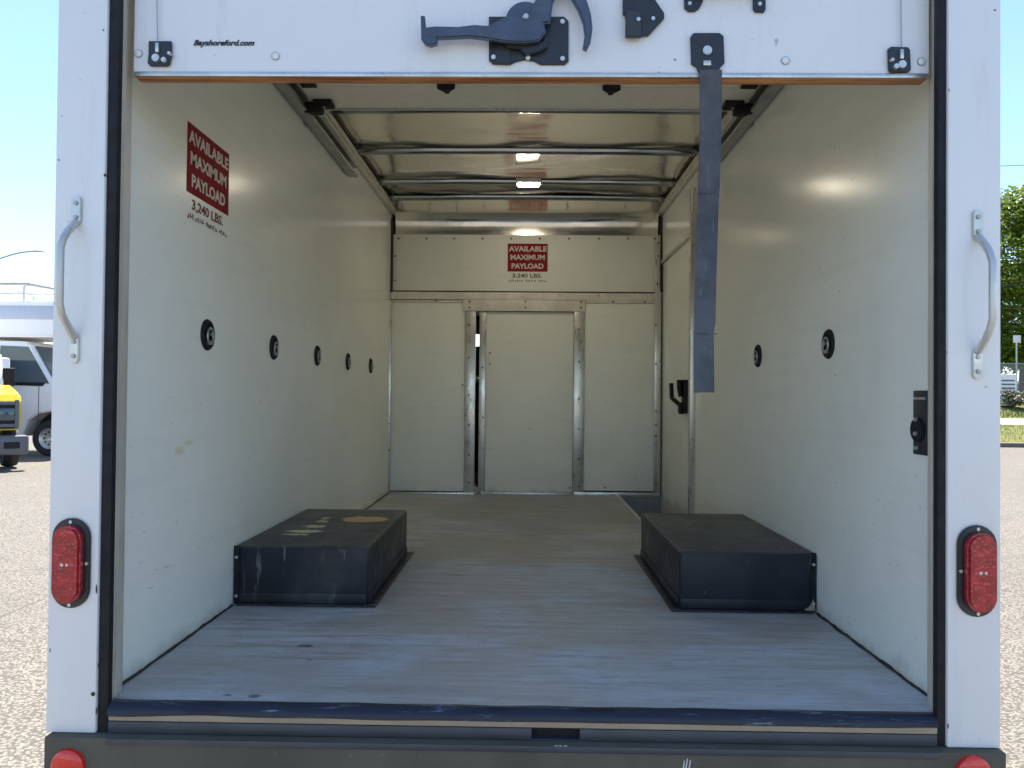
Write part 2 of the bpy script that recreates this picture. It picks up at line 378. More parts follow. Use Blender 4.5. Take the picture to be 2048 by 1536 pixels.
def text_bm(s, w_, h_, ex=0.0004, bold=0.0, shear=0.0):
    cu = bpy.data.curves.new('t', 'FONT'); cu.body = s; cu.extrude = 0.0; cu.offset = bold; cu.shear = shear; cu.resolution_u = 3
    o = bpy.data.objects.new('t', cu); COL.objects.link(o)
    dg = bpy.context.evaluated_depsgraph_get(); me = bpy.data.meshes.new_from_object(o.evaluated_get(dg))
    bm = bmesh.new(); bm.from_mesh(me)
    bpy.data.objects.remove(o); bpy.data.curves.remove(cu); bpy.data.meshes.remove(me)
    xs = [v.co.x for v in bm.verts]; ys = [v.co.y for v in bm.verts]
    x0, x1, y0, y1 = min(xs), max(xs), min(ys), max(ys)
    for v in bm.verts: v.co = Vector(((v.co.x-x0)/(x1-x0)*w_, (v.co.y-y0)/(y1-y0)*h_, 0))
    ext = bmesh.ops.extrude_face_region(bm, geom=list(bm.faces))
    bmesh.ops.translate(bm, verts=[v for v in ext['geom'] if isinstance(v, bmesh.types.BMVert)], vec=(0, 0, ex))
    bmesh.ops.recalc_face_normals(bm, faces=bm.faces)
    return bm
def put_text(bm, origin, face):
    """face 'x': reads along +y, faces +x ; face '-y': reads along +x, faces -y"""
    for v in bm.verts:
        a, b, c_ = v.co
        v.co = Vector((origin[0]+c_, origin[1]+a, origin[2]+b)) if face == 'x' else Vector((origin[0]+a, origin[1]-c_, origin[2]+b))
    return bm

# ------------------------------------------------------------------ the ground, sky line and verge
def ground_mat():
    g = G('sun_bleached_asphalt')
    big = g.noise(0.25, 5, 0.6)
    c = g.mix(g.ramp(big, 0.3, 0.7), (0.19, 0.165, 0.132), (0.23, 0.20, 0.16))
    pat = g.noise(1.6, 5, 0.65)
    c = g.mix(g.ramp(pat, 0.35, 0.75, 0, 0.5), c, (0.27, 0.238, 0.19))
    agg = g.vor(62); c = g.mix(g.ramp(agg, 0.34, 0.62, 0, 1.0), c, (0.085, 0.075, 0.060))
    fine = g.noise(150, 3, 0.7); c = g.mix(g.ramp(fine, 0.52, 0.66, 0, 0.55), c, (0.08, 0.075, 0.065))
    cr = g.vor(0.42, feature='DISTANCE_TO_EDGE')
    crk = g.math('MULTIPLY', g.ramp(g.math('ADD', cr, g.math('MULTIPLY', g.noise(5, 5, 0.7), 0.02)), 0.008, 0.016, 1, 0), g.ramp(g.noise(0.5, 2), 0.42, 0.52))
    c = g.mix(g.math('MULTIPLY', crk, 0.75), c, (0.05, 0.045, 0.04))
    g.bump(agg, 0.6, 0.006); g.bump(fine, 0.5, 0.003)
    return g.fin(c, 0.85)
gm = bmesh.new()
bmesh.ops.create_grid(gm, x_segments=2, y_segments=2, size=400)
o = obj('parking_lot', gm, ground_mat(), sm=False); tag(o, kind='structure')

# right-hand verge: kerb, grass bank with a strip of pavement across it
g = G('dry_green_grass')
c = g.mix(g.ramp(g.noise(0.7, 5, 0.6), 0.35, 0.65), (0.10, 0.125, 0.02), (0.19, 0.175, 0.045))
c = g.mix(g.ramp(g.noise(40, 3), 0.4, 0.7, 0, 0.6), c, (0.045, 0.07, 0.012)); g.bump(g.noise(40, 3), 0.8, 0.03)
M['grass'] = g.fin(c, 0.9)
M['concrete'] = simple('pale_concrete', (0.40, 0.385, 0.35), 0.85, 0, 0.12, 6, 0.3)
def terr(x0, x1, prof, name, mat, n=26, wob=0.05):
    bm = bmesh.new(); rows = []
    for i in range(n+1):
        x = x0+(x1-x0)*i/n
        rows.append([bm.verts.new((x, y+0.25*math.sin(x*0.13), z+(wob*noise.noise((x*0.3, y*0.3, 0)) if 0 < k < len(prof)-1 else 0))) for k, (y, z) in enumerate(prof)])
    for i in range(n):
        for k in range(len(prof)-1): bm.faces.new((rows[i][k], rows[i+1][k], rows[i+1][k+1], rows[i][k+1]))
    bmesh.ops.recalc_face_normals(bm, faces=bm.faces)
    return tag(obj(name, bm, mat), kind='structure')
VX0, VX1 = 8.0, 75.0
terr(VX0, VX1, [(24.4, 0.0), (24.4, 0.13), (24.44, 0.145), (24.62, 0.145), (24.62, -0.1)], 'kerb', simple('weathered_kerb', (0.13, 0.115, 0.095), 0.85, 0, 0.3, 8, 0.4), wob=0.0)
terr(VX0, VX1, [(24.62, 0.12), (25.6, 0.30), (27.4, 0.62)], 'verge_bank', M['grass'])
terr(VX0, VX1, [(27.4, 0.625), (28.7, 0.80)], 'pavement', M['concrete'], wob=0)
terr(VX0, VX1, [(28.7, 0.80), (30.5, 1.15), (33, 1.5), (60, 2.2), (200, 2.0), (200, -1)], 'grass_bank', M['grass'])

# ------------------------------------------------------------------ the box truck
TRL = (0, 3.6, 0)
TR = thing('box_truck', 'white box truck seen from behind, roll-up door raised on an empty white cargo box', 'truck', TRL)
TOFF = (0, -3.6, CH)
def part(name, bm, mat, parent=TR, label=None, kind=None):
    o = obj(name, bm, mat, parent, TOFF)
    if label: o['label'] = label
    if kind: o['kind'] = kind
    return o
WX = 0.958; YB = 5.50; ZF = -0.70

# deck (with the notch of the side-door step) -----------------------------------
bm = bmesh.new(); wx0, wy0 = 0.665, 4.42
prism(bm, [(-WX-.01, 1.735), (WX+.01, 1.735), (WX+.01, wy0), (wx0, wy0), (wx0, YB+.02), (-WX-.01, YB+.02)], 'z', ZF-.03, ZF)
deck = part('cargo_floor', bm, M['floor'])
part('step_edge', prism(bmesh.new(), [(wx0-.022, wy0-.022), (WX-.002, wy0-.022), (WX-.002, wy0+.004), (wx0+.004, wy0+.004), (wx0+.004, YB-.03), (wx0-.022, YB-.03)], 'z', ZF-.028, ZF+.004), M['alu'])
bm = bmesh.new(); box(bm, wx0+.004, WX+.01, wy0+.004, YB+.02, ZF-.30, ZF-.27)
box(bm, wx0-.01, wx0+.003, wy0, YB+.01, ZF-.27, ZF-.031); box(bm, wx0, WX+.01, wy0-.01, wy0+.003, ZF-.27, ZF-.031)
box(bm, wx0+.004, WX+.01, YB+.002, YB+.02, ZF-.27, ZF+.0)
part('step_well', bm, M['galv'])
# nosing with a lumpy worn edge
bm = bmesh.new(); n = 90; rows = []
for i in range(n+1):
    x = -0.925+1.838*i/n; a = noise.noise((x*9, 0, 0))*.0025; b_ = noise.noise((x*5, 7, 0))*.003
    rows.append([bm.verts.new(p) for p in ((x, 1.752+a*2, ZF+.0025), (x, 1.738+b_*.6, ZF+.003+a*.4), (x, 1.728+a, ZF-.004+a), (x, 1.7225, ZF-.012), (x, 1.722+b_*.5, ZF-.022+b_*1.3), (x, 1.735, ZF-.024+b_*1.3))])
for i in range(n):
    for k in range(5): bm.faces.new((rows[i][k], rows[i][k+1], rows[i+1][k+1], rows[i+1][k]))
bmesh.ops.recalc_face_normals(bm, faces=bm.faces)
part('floor_nosing', bm, M['nosing'])
part('sill_strip', B(-.924, .912, 1.726, 1.742, ZF-.036, ZF-.020, bev=.002), M['sillwood'])
bm = bmesh.new()
sx0, sx1 = .022, .128
for a, b_ in ((-.924, sx0), (sx1, .911)): box(bm, a, b_, 1.724, 1.74, ZF-.0625, ZF-.0365, bev=.002)
box(bm, sx0-.001, sx1+.001, 1.724, 1.74, ZF-.0625, ZF-.060)
box(bm, sx0-.02, sx1+.02, 1.76, 1.77, ZF-.09, ZF-.04)
part('rear_sill', bm, M['sill'])
part('slot_shadow_box', B(sx0-.03, sx1+.03, 1.741, 1.759, ZF-.088, ZF-.04), M['rubber'])
bm = B(-1.0535, 1.0475, 1.702, 1.80, ZF-.22, ZF-.0635, bev=.004)
bump = part('rear_bumper', bm, M['bumper'])
part('bumper_lip', B(-.915, .905, 1.699, 1.7015, ZF-.078, ZF-.064, bev=.0008), M['sill'])
for sx, px, py in ((-1, 135, 1532), (1, 1948, 1546)):
    p = U(px, py, 1.698)
    o = part('round_reflector', lathe(bmesh.new(), [(0, -.012), (.028, -.011), (.036, -.006), (.038, 0.004)], (p[0], 1.7005, p[2]), 'y'), M['reflector'])
    lp = o.copy(); 
    bpy.data.objects.remove(lp)
# chipped paint marks on the bumper
bm = bmesh.new()
for (px, py) in ((1102, 1494), (1108, 1498), (1116, 1500), (1124, 1497), (1131, 1493), (1112, 1493), (1121, 1493)):
    p = U(px, py, 1.701); a = random.random()*3
    pts = [(p[0]+.006*math.cos(a+k*1.3)*random.uniform(.5, 1), p[2]+.003*math.sin(a+k*1.3)*random.uniform(.5, 1)) for k in range(5)]
    prism(bm, pts, 'y', 1.7006, 1.7016)
for (px, py) in ((1367, 1531), (1373, 1527), (1379, 1530)):
    p = U(px, py, 1.701); prism(bm, [(p[0]-.003, p[2]-.012), (p[0], p[2]-.012), (p[0]+.003, p[2]+.010), (p[0]+.0012, p[2]+.011)], 'y', 1.7006, 1.7016)
part('paint_chip', bm, M['decal_white'], kind='stuff')

bm = bmesh.new()
for (px, py, w_, h_) in ((186, 1388, .006, .008), (193, 1422, .0025, .010), (197, 1330, .002, .006), (193, 1180, .002, .014), (210, 350, .005, .006), (118, 320, .004, .0015), (100, 1300, .0015, .006), (207, 60, .002, .003), (200, 1300, .002, .012), (1898, 180, .0015, .004), (1990, 20, .004, .002), (1896, 1452, .002, .008)):
    p = U(px, py, 1.7215); pts = [(p[0]+w_*math.cos(k*1.05)*random.uniform(.5, 1), p[2]+h_*math.sin(k*1.05)*random.uniform(.6, 1)) for k in range(6)]
    prism(bm, pts, 'y', 1.7212, 1.7218)
part('paint_nick', bm, M['sealant'], kind='stuff')
# side walls ---------------------------------------------------------------------
part('side_wall', B(-WX-.016, -WX, 1.812, YB+.02, ZF-.02, 1.27), M['wall_l'], label='inner side wall on the left with the large payload sticker')
part('side_wall', B(WX, WX+.016, 1.812, 4.40, ZF-.02, 1.27), M['wall'], label='inner side wall on the right')
part('door_surround', B(WX, WX+.016, 4.40, YB+.02, .952, 1.27), M['wall'], label='panel above the side door')
part('side_door', B(WX+.006, WX+.03, 4.46, YB+.0, ZF-.27, .93), M['panel'], label='cream side cargo door with a black latch')
part('door_frame_head', B(WX-.012, WX+.006, 4.46, YB-.02, .93, .951, bev=.002), M['alu'])
part('door_frame_post', B(WX-.030, WX+.01, 4.372, 4.412, ZF+.001, 1.18, bev=.002), M['alu_v'])
part('door_frame_post', B(WX-.014, WX+.012, 4.413, 4.452, ZF-.02, 1.18, bev=.002), M['alu_v'])
# side-door latch: hooked inner handle
bm = bmesh.new()
box(bm, WX-.012, WX+.006, 4.60, 4.70, -.10, .10, bev=.004)
tube(bm, [(WX-.02, 4.66, -.06), (WX-.045, 4.70, -.03), (WX-.055, 4.78, -.01), (WX-.055, 4.80, .08)], .014, 8)
tube(bm, [(WX-.02, 4.66, .0), (WX-.03, 4.66, .05), (WX-.03, 4.66, .10)], .018, 8)
cyl(bm, (WX-.02, 4.66, -.07), 'x', .035, .03)
part('door_latch', bm, M['rubber'])
# floor seams
for s_ in (-1, 1):
    bm = bmesh.new(); rows = []
    for i in range(121):
        y = 1.82+(2.54-1.82)*i/60 if i <= 60 else 3.42+((5.48 if s_ < 0 else 4.38)-3.42)*(i-61)/59
        h = .0015+.006*max(0, noise.noise((y*11, s_*3, 0)))+.003*noise.noise((y*31, 0, 2)); d = .004+.010*abs(noise.noise((y*7, s_, 5)))
        rows.append([bm.verts.new(p) for p in ((s_*(WX-.0015), y, ZF+h+.002), (s_*(WX-.004), y, ZF+.003), (s_*(WX-d-.004), y, ZF+.0012))])
    for i in range(120):
        if i == 60: continue
        for k in range(2): bm.faces.new((rows[i][k], rows[i][k+1], rows[i+1][k+1], rows[i+1][k]))
    part('floor_seam', bm, M['sealant'])

# tie-down cups
def cup(s_, Y, h):
    c = (s_*WX, Y, h); bm = bmesh.new()
    d = -s_
    lathe(bm, [(.047, 0.0), (.047, d*.003), (.044, d*.007), (.038, d*.008), (.034, d*.0045), (.030, d*.001), (0, d*.001)], c, 'x', 28)
    o = part('tie_down_cup', bm, M['rubber'])
    bm = bmesh.new(); pts = [(c[0]+d*.011, c[1]+.021*math.sin(a), c[2]-.004+.024*math.cos(a)) for a in [R(k) for k in range(-150, 151, 20)]]
    tube(bm, pts, .0036, 8); part('ring', bm, M['galv'], o)
    bm = bmesh.new(); box(bm, min(c[0]+d*.001, c[0]+d*.014), max(c[0]+d*.001, c[0]+d*.014), c[1]-.010, c[1]+.010, c[2]-.030, c[2]-.018, bev=.002); cyl(bm, (c[0]+d*.010, c[1], c[2]+.002), 'x', .006, .010)
    part('ring_bracket', bm, M['galv'], o)
for k in range(5): cup(-1, 2.313+.617*k, .172)
for Y in (2.46, 3.20): cup(1, Y, .170)

# striker pocket on the right wall by the opening
p0 = (WX, 1.885, -.072)
bm = B(WX-.006, WX+.001, 1.852, 1.918, -.135, .020, bev=.002)
pk = part('latch_pocket', bm, M['blackmetal'])
bm = bmesh.new(); cyl(bm, (WX-.009, 1.89, -.075), 'x', .030, .008, 24, bev=.002); part('latch_boss', bm, M['rubber'], pk)
for dz in (-.05, -.008, .035):
    bm = bmesh.new(); cyl(bm, (WX-.014, 1.888, -.078+dz*.8), 'x', .005, .008, 10); part('screw', bm, M['zinc'], pk)
part('striker_bar', B(WX-.008, WX-.004, 1.858, 1.912, -.002, .004), M['zinc'], pk)

# rear opening: corner posts, rubber seals, vertical tracks ---------------------
for s_ in (-1, 1):
    xo = 1.063 if s_ < 0 else 1.047
    xi_, xs_ = (.950, .926) if s_ < 0 else (.931, .912)
    a, b_ = sorted((s_*xo, s_*xi_))
    post = part('corner_post', B(a, b_, 1.722, 1.80, ZF-.0628, 1.42, bev=.004), M['white'], label='white corner post on the '+('left' if s_ < 0 else 'right')+' with grab handle and oval tail lamp')
    a, b_ = sorted((s_*(xi_-.0005), s_*xs_)); part('door_seal', B(a, b_, 1.728, 1.748, ZF-.0625, 1.20, bev=.003), M['rubber'])
    # track on the wall just inside the opening
    bm = bmesh.new()
    jx = .936 if s_ < 0 else .925
    a, b_ = sorted((s_*jx, s_*(WX-.001))); box(bm, a, b_, 1.752, 1.8105 if s_ < 0 else 1.797, ZF-.03, 1.15, bev=.002)
    a, b_ = sorted((s_*(jx-.004), s_*(jx-.0005))); box(bm, a, b_, 1.770, 1.776, ZF-.03, 1.15)
    part('door_track', bm, M['jamb'])
    # grab handle
    hx, zt, zb, ys = (-1.010, .405, .094, 1.66) if s_ < 0 else (.993, .385, .077, 1.662)
    pts = []
    def seg(p, q, n_=5): 
        for i in range(n_): pts.append(Vector(p).lerp(Vector(q), i/n_))
    Yf = 1.716; tz, bz = zt-.032, zb+.032
    ctrl = [(hx, Yf-.001, tz+.004), (hx, Yf-.010, tz-.004), (hx, Yf-.030, tz-.022), (hx, ys+.010, tz-.040), (hx, ys, tz-.062), (hx, ys, bz+.062), (hx, ys+.010, bz+.040), (hx, Yf-.030, bz+.022), (hx, Yf-.010, bz+.004), (hx, Yf-.001, bz-.004)]
    M['handle'] = M.get('handle') or metal_mat('brushed_handle', (0.68, 0.67, 0.64), 0.42, (1, 1, 0.5), 0.25, 0.6)
    o = part('grab_handle', tube(bmesh.new(), ctrl, [.0085, .0085, .0082, .0080, .0080, .0080, .0080, .0082, .0085, .0085], 12), M['handle'])
    for zc in (zt, zb):
        part('handle_foot', prism(bmesh.new(), oval(hx, zc, .021, .066), 'y', 1.7145, 1.7215, bev=.0015), M['alu'], o)
        for dz in (-.016, .016):
            bm = bmesh.new(); cyl(bm, (hx, 1.713, zc+dz), 'y', .0052, .004, 12, bev=.001); part('screw', bm, M['galv'], o)
    # oval stop lamp
    lx, lz = (U(145, 1125, 1.722)[0], U(145, 1125, 1.722)[2]) if s_ < 0 else (U(1951, 1141, 1.722)[0], U(1951, 1141, 1.722)[2])
    o = part('tail_lamp', prism(bmesh.new(), oval(lx, lz, .086, .200), 'y', 1.714, 1.7215, bev=.002), M['flange'])
    bm = prism(bmesh.new(), oval(lx, lz, .064, .172), 'y', 1.692, 1.714, bev=.005)
    part('lens', bm, M['lens'], o)
    for (dx, dz) in ((0, .092), (0, -.092), (.037, 0), (-.037, 0)):
        bm = bmesh.new(); cyl(bm, (lx+dx, 1.7125, lz+dz), 'y', .0038, .004, 10); part('screw', bm, M['zinc'], o)
    bm = bmesh.new()
    for (dx, w_) in ((-.006, .007), (.005, .006)): prism(bm, oval(lx+dx, lz+.001, w_, w_*1.01, 6), 'y', 1.6905, 1.6925)
    part('lens_badge', bm, M['decal_white'], o)

# roof: top rails, sheet, bows, cove -------------------------------------------
for s_ in (-1, 1):
    a, b_ = sorted((s_*.934, s_*(WX+.016)))
    bm = bmesh.new(); box(bm, a, b_, 1.85, YB, 1.275, 1.335, bev=.003)
    a2, b2 = sorted((s_*.926, s_*.9335)); box(bm, a2, b2, 1.85, YB-.01, 1.292, 1.304); 
    part('roof_rail', bm, M['beam'])
    bm = bmesh.new()
    for k in range(44):
        y = 2.0+k*.078
        if s_ > 0 and y > 4.35: break
        cyl(bm, (s_*(WX-.001), y, 1.256), 'x', .0035, .003, 6)
    part('rivet_row', bm, M['galv'], kind='stuff')
bows = [5.54-.615*k for k in range(7)]
bows = [4.26+.625*k for k in (-4, -3, -2, -1, 0, 1)]+[5.27]
bm = bmesh.new(); nx, ny = 70, 200; rows = []
for i in range(nx+1):
    x = -.945+1.89*i/nx; row = []
    for j in range(ny+1):
        y = 1.86+(YB-1.86)*j/ny
        t = ((y-4.26)/.625) % 1.0
        pil = math.sin(PI*t)
        h = 1.358+.016*pil*(.7+.9*noise.noise((x*1.8, math.floor((y-4.26)/.625)*3.1, 0)))*math.cos(x*1.25) + .007*noise.noise((x*2.2, y*3.0, 4))
        row.append(bm.verts.new((x, y, h)))
    rows.append(row)
for i in range(nx):
    for j in range(ny): bm.faces.new((rows[i][j], rows[i][j+1], rows[i+1][j+1], rows[i+1][j]))
bmesh.ops.recalc_face_normals(bm, faces=bm.faces)
roofsheet = part('roof_sheet', bm, M['roof'], label='bright reflective sheet metal roof lining between the bows')
for y in bows:
    bm = bmesh.new(); rows = []
    prof = [(-.036, 1.353), (-.020, 1.350), (-.016, 1.338), (-.011, 1.330), (-.004, 1.326), (.004, 1.326), (.011, 1.330), (.016, 1.338), (.020, 1.350), (.036, 1.353)]
    for i in range(81):
        x = -.94+1.88*i/80; dz = .010*math.cos(x*1.4)-.006+.002*noise.noise((x*4, y, 0)); tw_ = .006*noise.noise((x*3.1, y*5, 2))
        rows.append([bm.verts.new((x, y+a+tw_, b_+dz+a*tw_*8)) for a, b_ in prof])
    for i in range(80):
        for k in range(len(prof)-1): bm.faces.new((rows[i][k], rows[i][k+1], rows[i+1][k+1], rows[i+1][k]))
    bmesh.ops.recalc_face_normals(bm, faces=bm.faces)
    part('roof_bow', bm, M['bow'])
bm = bmesh.new(); rows = []
for i in range(31):
    x = -.93+1.86*i/30
    rows.append([bm.verts.new((x, y, z+.002*noise.noise((x*2, y, z)))) for (y, z) in ((5.487, 1.125), (5.486, 1.15), (5.484, 1.19), (5.476, 1.225), (5.458, 1.262), (5.432, 1.285), (5.39, 1.312), (5.345, 1.334), (5.31, 1.352))])
for i in range(30):
    for k in range(8): bm.faces.new((rows[i][k], rows[i][k+1], rows[i+1][k+1], rows[i+1][k]))
part('roof_cove', bm, M['roof'])
# dome lamp
yl = 4.735
dl = part('dome_lamp', B(-.065, .085, yl-.05, yl+.045, 1.292, 1.316, bev=.006), M['plastic'], label='white dome lamp, lit, on the middle roof bow')
part('lamp_lens', B(-.055, .075, yl-.030, yl+.020, 1.281, 1.2925, bev=.004), M['lamp'], dl)

# bulkhead at the far end ---------------------------------------------------------
def bx(px0, px1, py0, py1, y0, y1, bev=.002):
    a = U(px0, (py0+py1)/2, y0); b_ = U(px1, (py0+py1)/2, y0); c_ = U((px0+px1)/2, py0, y0); d = U((px0+px1)/2, py1, y0)
    return B(a[0], b_[0], y0, y1, d[2], c_[2], bev=bev)
yF = 5.47
part('bulkhead_panel', bx(786, 1319, 470, 582.5, yF, yF+.012), M['panel'], label='wide cream panel above the bulkhead carrying the small payload sticker')
part('bulkhead_beam', bx(782, 1321, 585, 600, yF-.016, yF+.01), M['beam'])
part('bulkhead_beam', bx(926, 1170, 600.6, 622, yF-.018, yF+.008), M['beam'])
part('bulkhead_beam', bx(782, 925, 600.4, 604, yF-.010, yF+.008), M['beam'])
part('bulkhead_beam', bx(1171, 1321, 600.4, 606, yF-.010, yF+.008), M['beam'])
part('bulkhead_panel', bx(782, 929, 604.5, 982, yF, yF+.012), M['panel'])
part('bulkhead_panel', bx(1168, 1308, 606.5, 982, yF, yF+.012), M['panel'])
part('bulkhead_post', bx(929, 950, 622.5, 986, yF-.014, yF+.012), M['alu_v'])
part('bulkhead_post', bx(1147, 1168, 622.5, 986, yF-.014, yF+.012), M['alu_v'])
sdr = part('sliding_door', bx(971, 1146, 624, 984, yF+.006, yF+.022), M['panel'], label='plain cream sliding door in the middle of the bulkhead, slightly ajar')
part('door_stile', bx(957.5, 970.5, 624, 988, yF-.002, yF+.022), M['alu_v'], sdr)
part('corner_trim', bx(770.5, 781, 600, 986, yF-.02, yF+.01), M['alu_v'])
part('corner_trim', bx(1309, 1322, 470, 986, yF-.02, yF+.01), M['alu_v'])
part('corner_trim', bx(778, 785, 436, 584, yF-.02, yF+.01), M['sealant'])
part('corner_trim', bx(1320, 1327, 436, 584, yF-.02, yF+.01), M['sealant'])
part('floor_angle', bx(778, 948, 984.5, 991, yF-.018, yF+.01), M['alu'])
part('floor_angle', bx(962, 1146, 985, 991, yF-.018, yF+.01), M['alu'])
part('floor_angle', bx(1147, 1320, 985, 994, yF-.018, yF+.01), M['alu'])
bm = bmesh.new()
def rv(px, py, r=.0065):
    p = U(px, py, yF-.020); cyl(bm, (p[0], yF-.018, p[2]), 'y', r, .006, 8)
for px in (797, 853, 908, 965, 1022, 1080, 1138, 1198, 1256, 1310): rv(px, 477)
for py in (512, 561): rv(790, py, .006)
for px, py in ((1317, 486), (1316, 512), (1315, 568), (872, 601), (939, 603), (939, 615), (1051, 603), (1051, 615), (1162, 603), (1162, 615), (1226, 603), (1290, 604)): rv(px, py)
for py in (650, 715, 790, 850, 910, 965):
    rv(938, py, .0065); rv(1158, py+8, .006)
for py in (645, 724, 770, 847, 900): rv(778, py, .006)
for py in (650, 728, 822, 850, 872): rv(1312, py, .007)
for px, py in ((980, 706), (980, 728), (965, 735), (966, 835), (925, 770), (1140, 976), (1210, 975)): rv(px, py, .006)
part('screw_row', bm, M['sealant'], kind='stuff')
# payload stickers
def sticker(face, origin, w_, big=True):
    """origin: lower-left corner of the red field"""
    h_ = .198; X = lambda u, v, d: (origin[0]+d, origin[1]+u, origin[2]+v) if face == 'x' else (origin[0]+u, origin[1]-d, origin[2]+v)
    a = X(0, 0, 0); b_ = X(w_, h_, .0012)
    o = part('payload_sticker', B(min(a[0], b_[0]), max(a[0], b_[0]), min(a[1], b_[1]), max(a[1], b_[1]), a[2], b_[2]), M['decal_red'],
             label='dark red payload sticker on the '+('left wall' if face == 'x' else 'far bulkhead'))
    for s_, v, wf, hh, b in (('AVAILABLE', .142, .95, .038, .03), ('MAXIMUM', .082, .86, .038, .03), ('PAYLOAD', .020, .80, .038, .03)):
        t = text_bm(s_, w_*wf, hh, bold=b); part('lettering', put_text(t, X(w_*(1-wf)/2, v, .0014), face), M['decal_white'], o)
    t = text_bm('3,240 LBS.', w_*.74, .034, bold=.02); part('lettering', put_text(t, X(w_*.12, -.048, .0008), face), M['decal_dark'], o)
    # the last line is too small to read in the photograph: three word-long runs of strokes
    bm = bmesh.new(); rnd = random.Random(3)
    for (u0, n_) in ((.02, 7), (.44, 5), (.76, 4)):
        for k in range(n_):
            u = (u0+k*.053)*w_
            for q in range(3):
                uu = u+rnd.uniform(0, .030)*w_; vv = -.074+rnd.uniform(0, .008); ww, hh = rnd.choice(((.003, .012), (.009, .003), (.003, .010)))
                p, q2 = X(uu, vv, .0006+.0002*q), X(uu+ww, vv+hh, .001+.0002*q)
                box(bm, min(p[0], q2[0]), max(p[0], q2[0]), min(p[1], q2[1]), max(p[1], q2[1]), p[2], q2[2])
    part('small_print', bm, M['decal_dark'], o, kind='stuff')
sticker('x', (-WX+.0003, 2.158, .566), .305)
p = U(1015, 543, yF)
sticker('-y', (p[0], yF-.0003, p[2]), .283)

# wheel boxes ---------------------------------------------------------------------
def wheel_box(s_, mat, label):
    xi, yf, yr, zt = s_*.512, 2.555, 3.40, -.508
    a, b_ = sorted((xi, s_*(WX-.002)))
    bm = bmesh.new(); box(bm, a, b_, yf, yr, ZF+.001, zt, bev=.009, seg=3)
    o = part('wheel_box', bm, mat, label=label)
    bm = bmesh.new()
    a, b_ = sorted((s_*(.512-.030), xi-s_*.0005)); box(bm, a, b_, yf-.02, yr+.01, ZF+.001, ZF+.006, bev=.0015)
    a, b_ = sorted((s_*(.512-.028), s_*.94)); box(bm, a, b_, yf-.022, yf-.0005, ZF+.0015, ZF+.0075, bev=.0015)
    part('foot_angle', bm, mat, o)
    bm = bmesh.new()
    a, b_ = sorted((s_*.516, s_*.938)); box(bm, a, b_, yf-.004, yf-.0005, ZF+.008, ZF+.040, bev=.001)
    a, b_ = sorted((xi-s_*.004, xi-s_*.0005)); box(bm, a, b_, yf+.01, yr-.01, ZF+.007, ZF+.035, bev=.001)
    part('skirt_strip', bm, mat, o)
    bm = bmesh.new(); a, b_ = sorted((s_*.938, s_*.954)); box(bm, a, b_, yf-.006, yf-.001, ZF+.004, zt+.002, bev=.001)
    part('wall_flange', bm, M['rubber'], o)
    bm = bmesh.new(); cyl(bm, (s_*.945, yf-.008, zt-.035), 'y', .005, .006, 8); cyl(bm, (s_*.945, yf-.008, ZF+.03), 'y', .005, .006, 8)
    part('screw', bm, M['zinc'], o)
    return o
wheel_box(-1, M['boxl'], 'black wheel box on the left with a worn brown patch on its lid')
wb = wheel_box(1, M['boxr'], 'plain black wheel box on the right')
bm = bmesh.new(); prism(bm, [(.925, ZF+.008), (.950, ZF+.008), (.949, ZF+.030), (.944, ZF+.045), (.938, ZF+.030), (.930, ZF+.018), (.915, ZF+.010)], 'y', 2.545, 2.5495)
part('torn_foam', bm, M['sillwood'], wb)

# roll-up door --------------------------------------------------------------------
yd = 1.768; HW = .912
zb = U(1050, 143+6, yd)[2]
door = part('roll_up_door', B(-HW, HW, yd+.001, yd+.028, zb+.004, 1.13), M['door'], label='white roll-up door, raised, its bottom section hanging with latch and pull strap')
part('plywood_edge', B(-HW, HW, yd+.0015, yd+.040, zb-.006, zb+.0035, bev=.001), M['ply'], door)
bm = bmesh.new(); box(bm, -HW+.002, HW-.002, yd-.003, yd+.0008, zb-.0065, zb+.004, bev=.0008)
part('edge_strip', bm, M['alu'], door)
# curved and overhead sections
bm = bmesh.new(); seq = []
for k in range(7): a = R(90*k/6); seq.append((yd+.014+.22*(1-math.cos(a)), 1.135+.065*math.sin(a)))
def slab(bm, y0, z0, y1, z1, t=.014):
    d = Vector((0, y1-y0, z1-z0)).normalized(); nrm = Vector((0, -d.z, d.y))*t
    v = [bm.verts.new(q) for q in [(sx*(HW-.02), y+sg*nrm.y, z+sg*nrm.z) for sx in (-1, 1) for (y, z) in ((y0, z0), (y1, z1)) for sg in (-1, 1)]]
    for f in ((0, 1, 3, 2), (4, 6, 7, 5), (0, 4, 5, 1), (2, 3, 7, 6), (0, 2, 6, 4), (1, 5, 7, 3)): bm.faces.new([v[i] for i in f])
    bmesh.ops.recalc_face_normals(bm, faces=bm.faces)
slab(bm, yd+.014, 1.135, yd+.24, 1.214); part('door_section', bm, M['doorin'], door)
for a, b_ in ((2.02, 2.50), (2.505, 3.0), (3.005, 3.235)):
    bm = bmesh.new(); slab(bm, a, 1.214, b_, 1.214); part('door_section', bm, M['doorin'], door)
part('section_lip', B(-.87, .87, 3.230, 3.243, 1.194, 1.1995, bev=.002), M['alu'], door)
def hinge(px, py, sc=1.0):
    p = U(px, py, 1.0); k = 1.196/p[2]; x, y = p[0]*k, k
    bm = bmesh.new(); prism(bm, [(x-.035*sc, y-.02), (x-.012, y+.012), (x-.008, y+.03), (x+.008, y+.03), (x+.012, y+.012), (x+.035*sc, y-.02)], 'z', 1.176, 1.199, bev=.002)
    part('hinge', bm, M['rubber'], door)
hinge(893, 172); hinge(1222, 175)
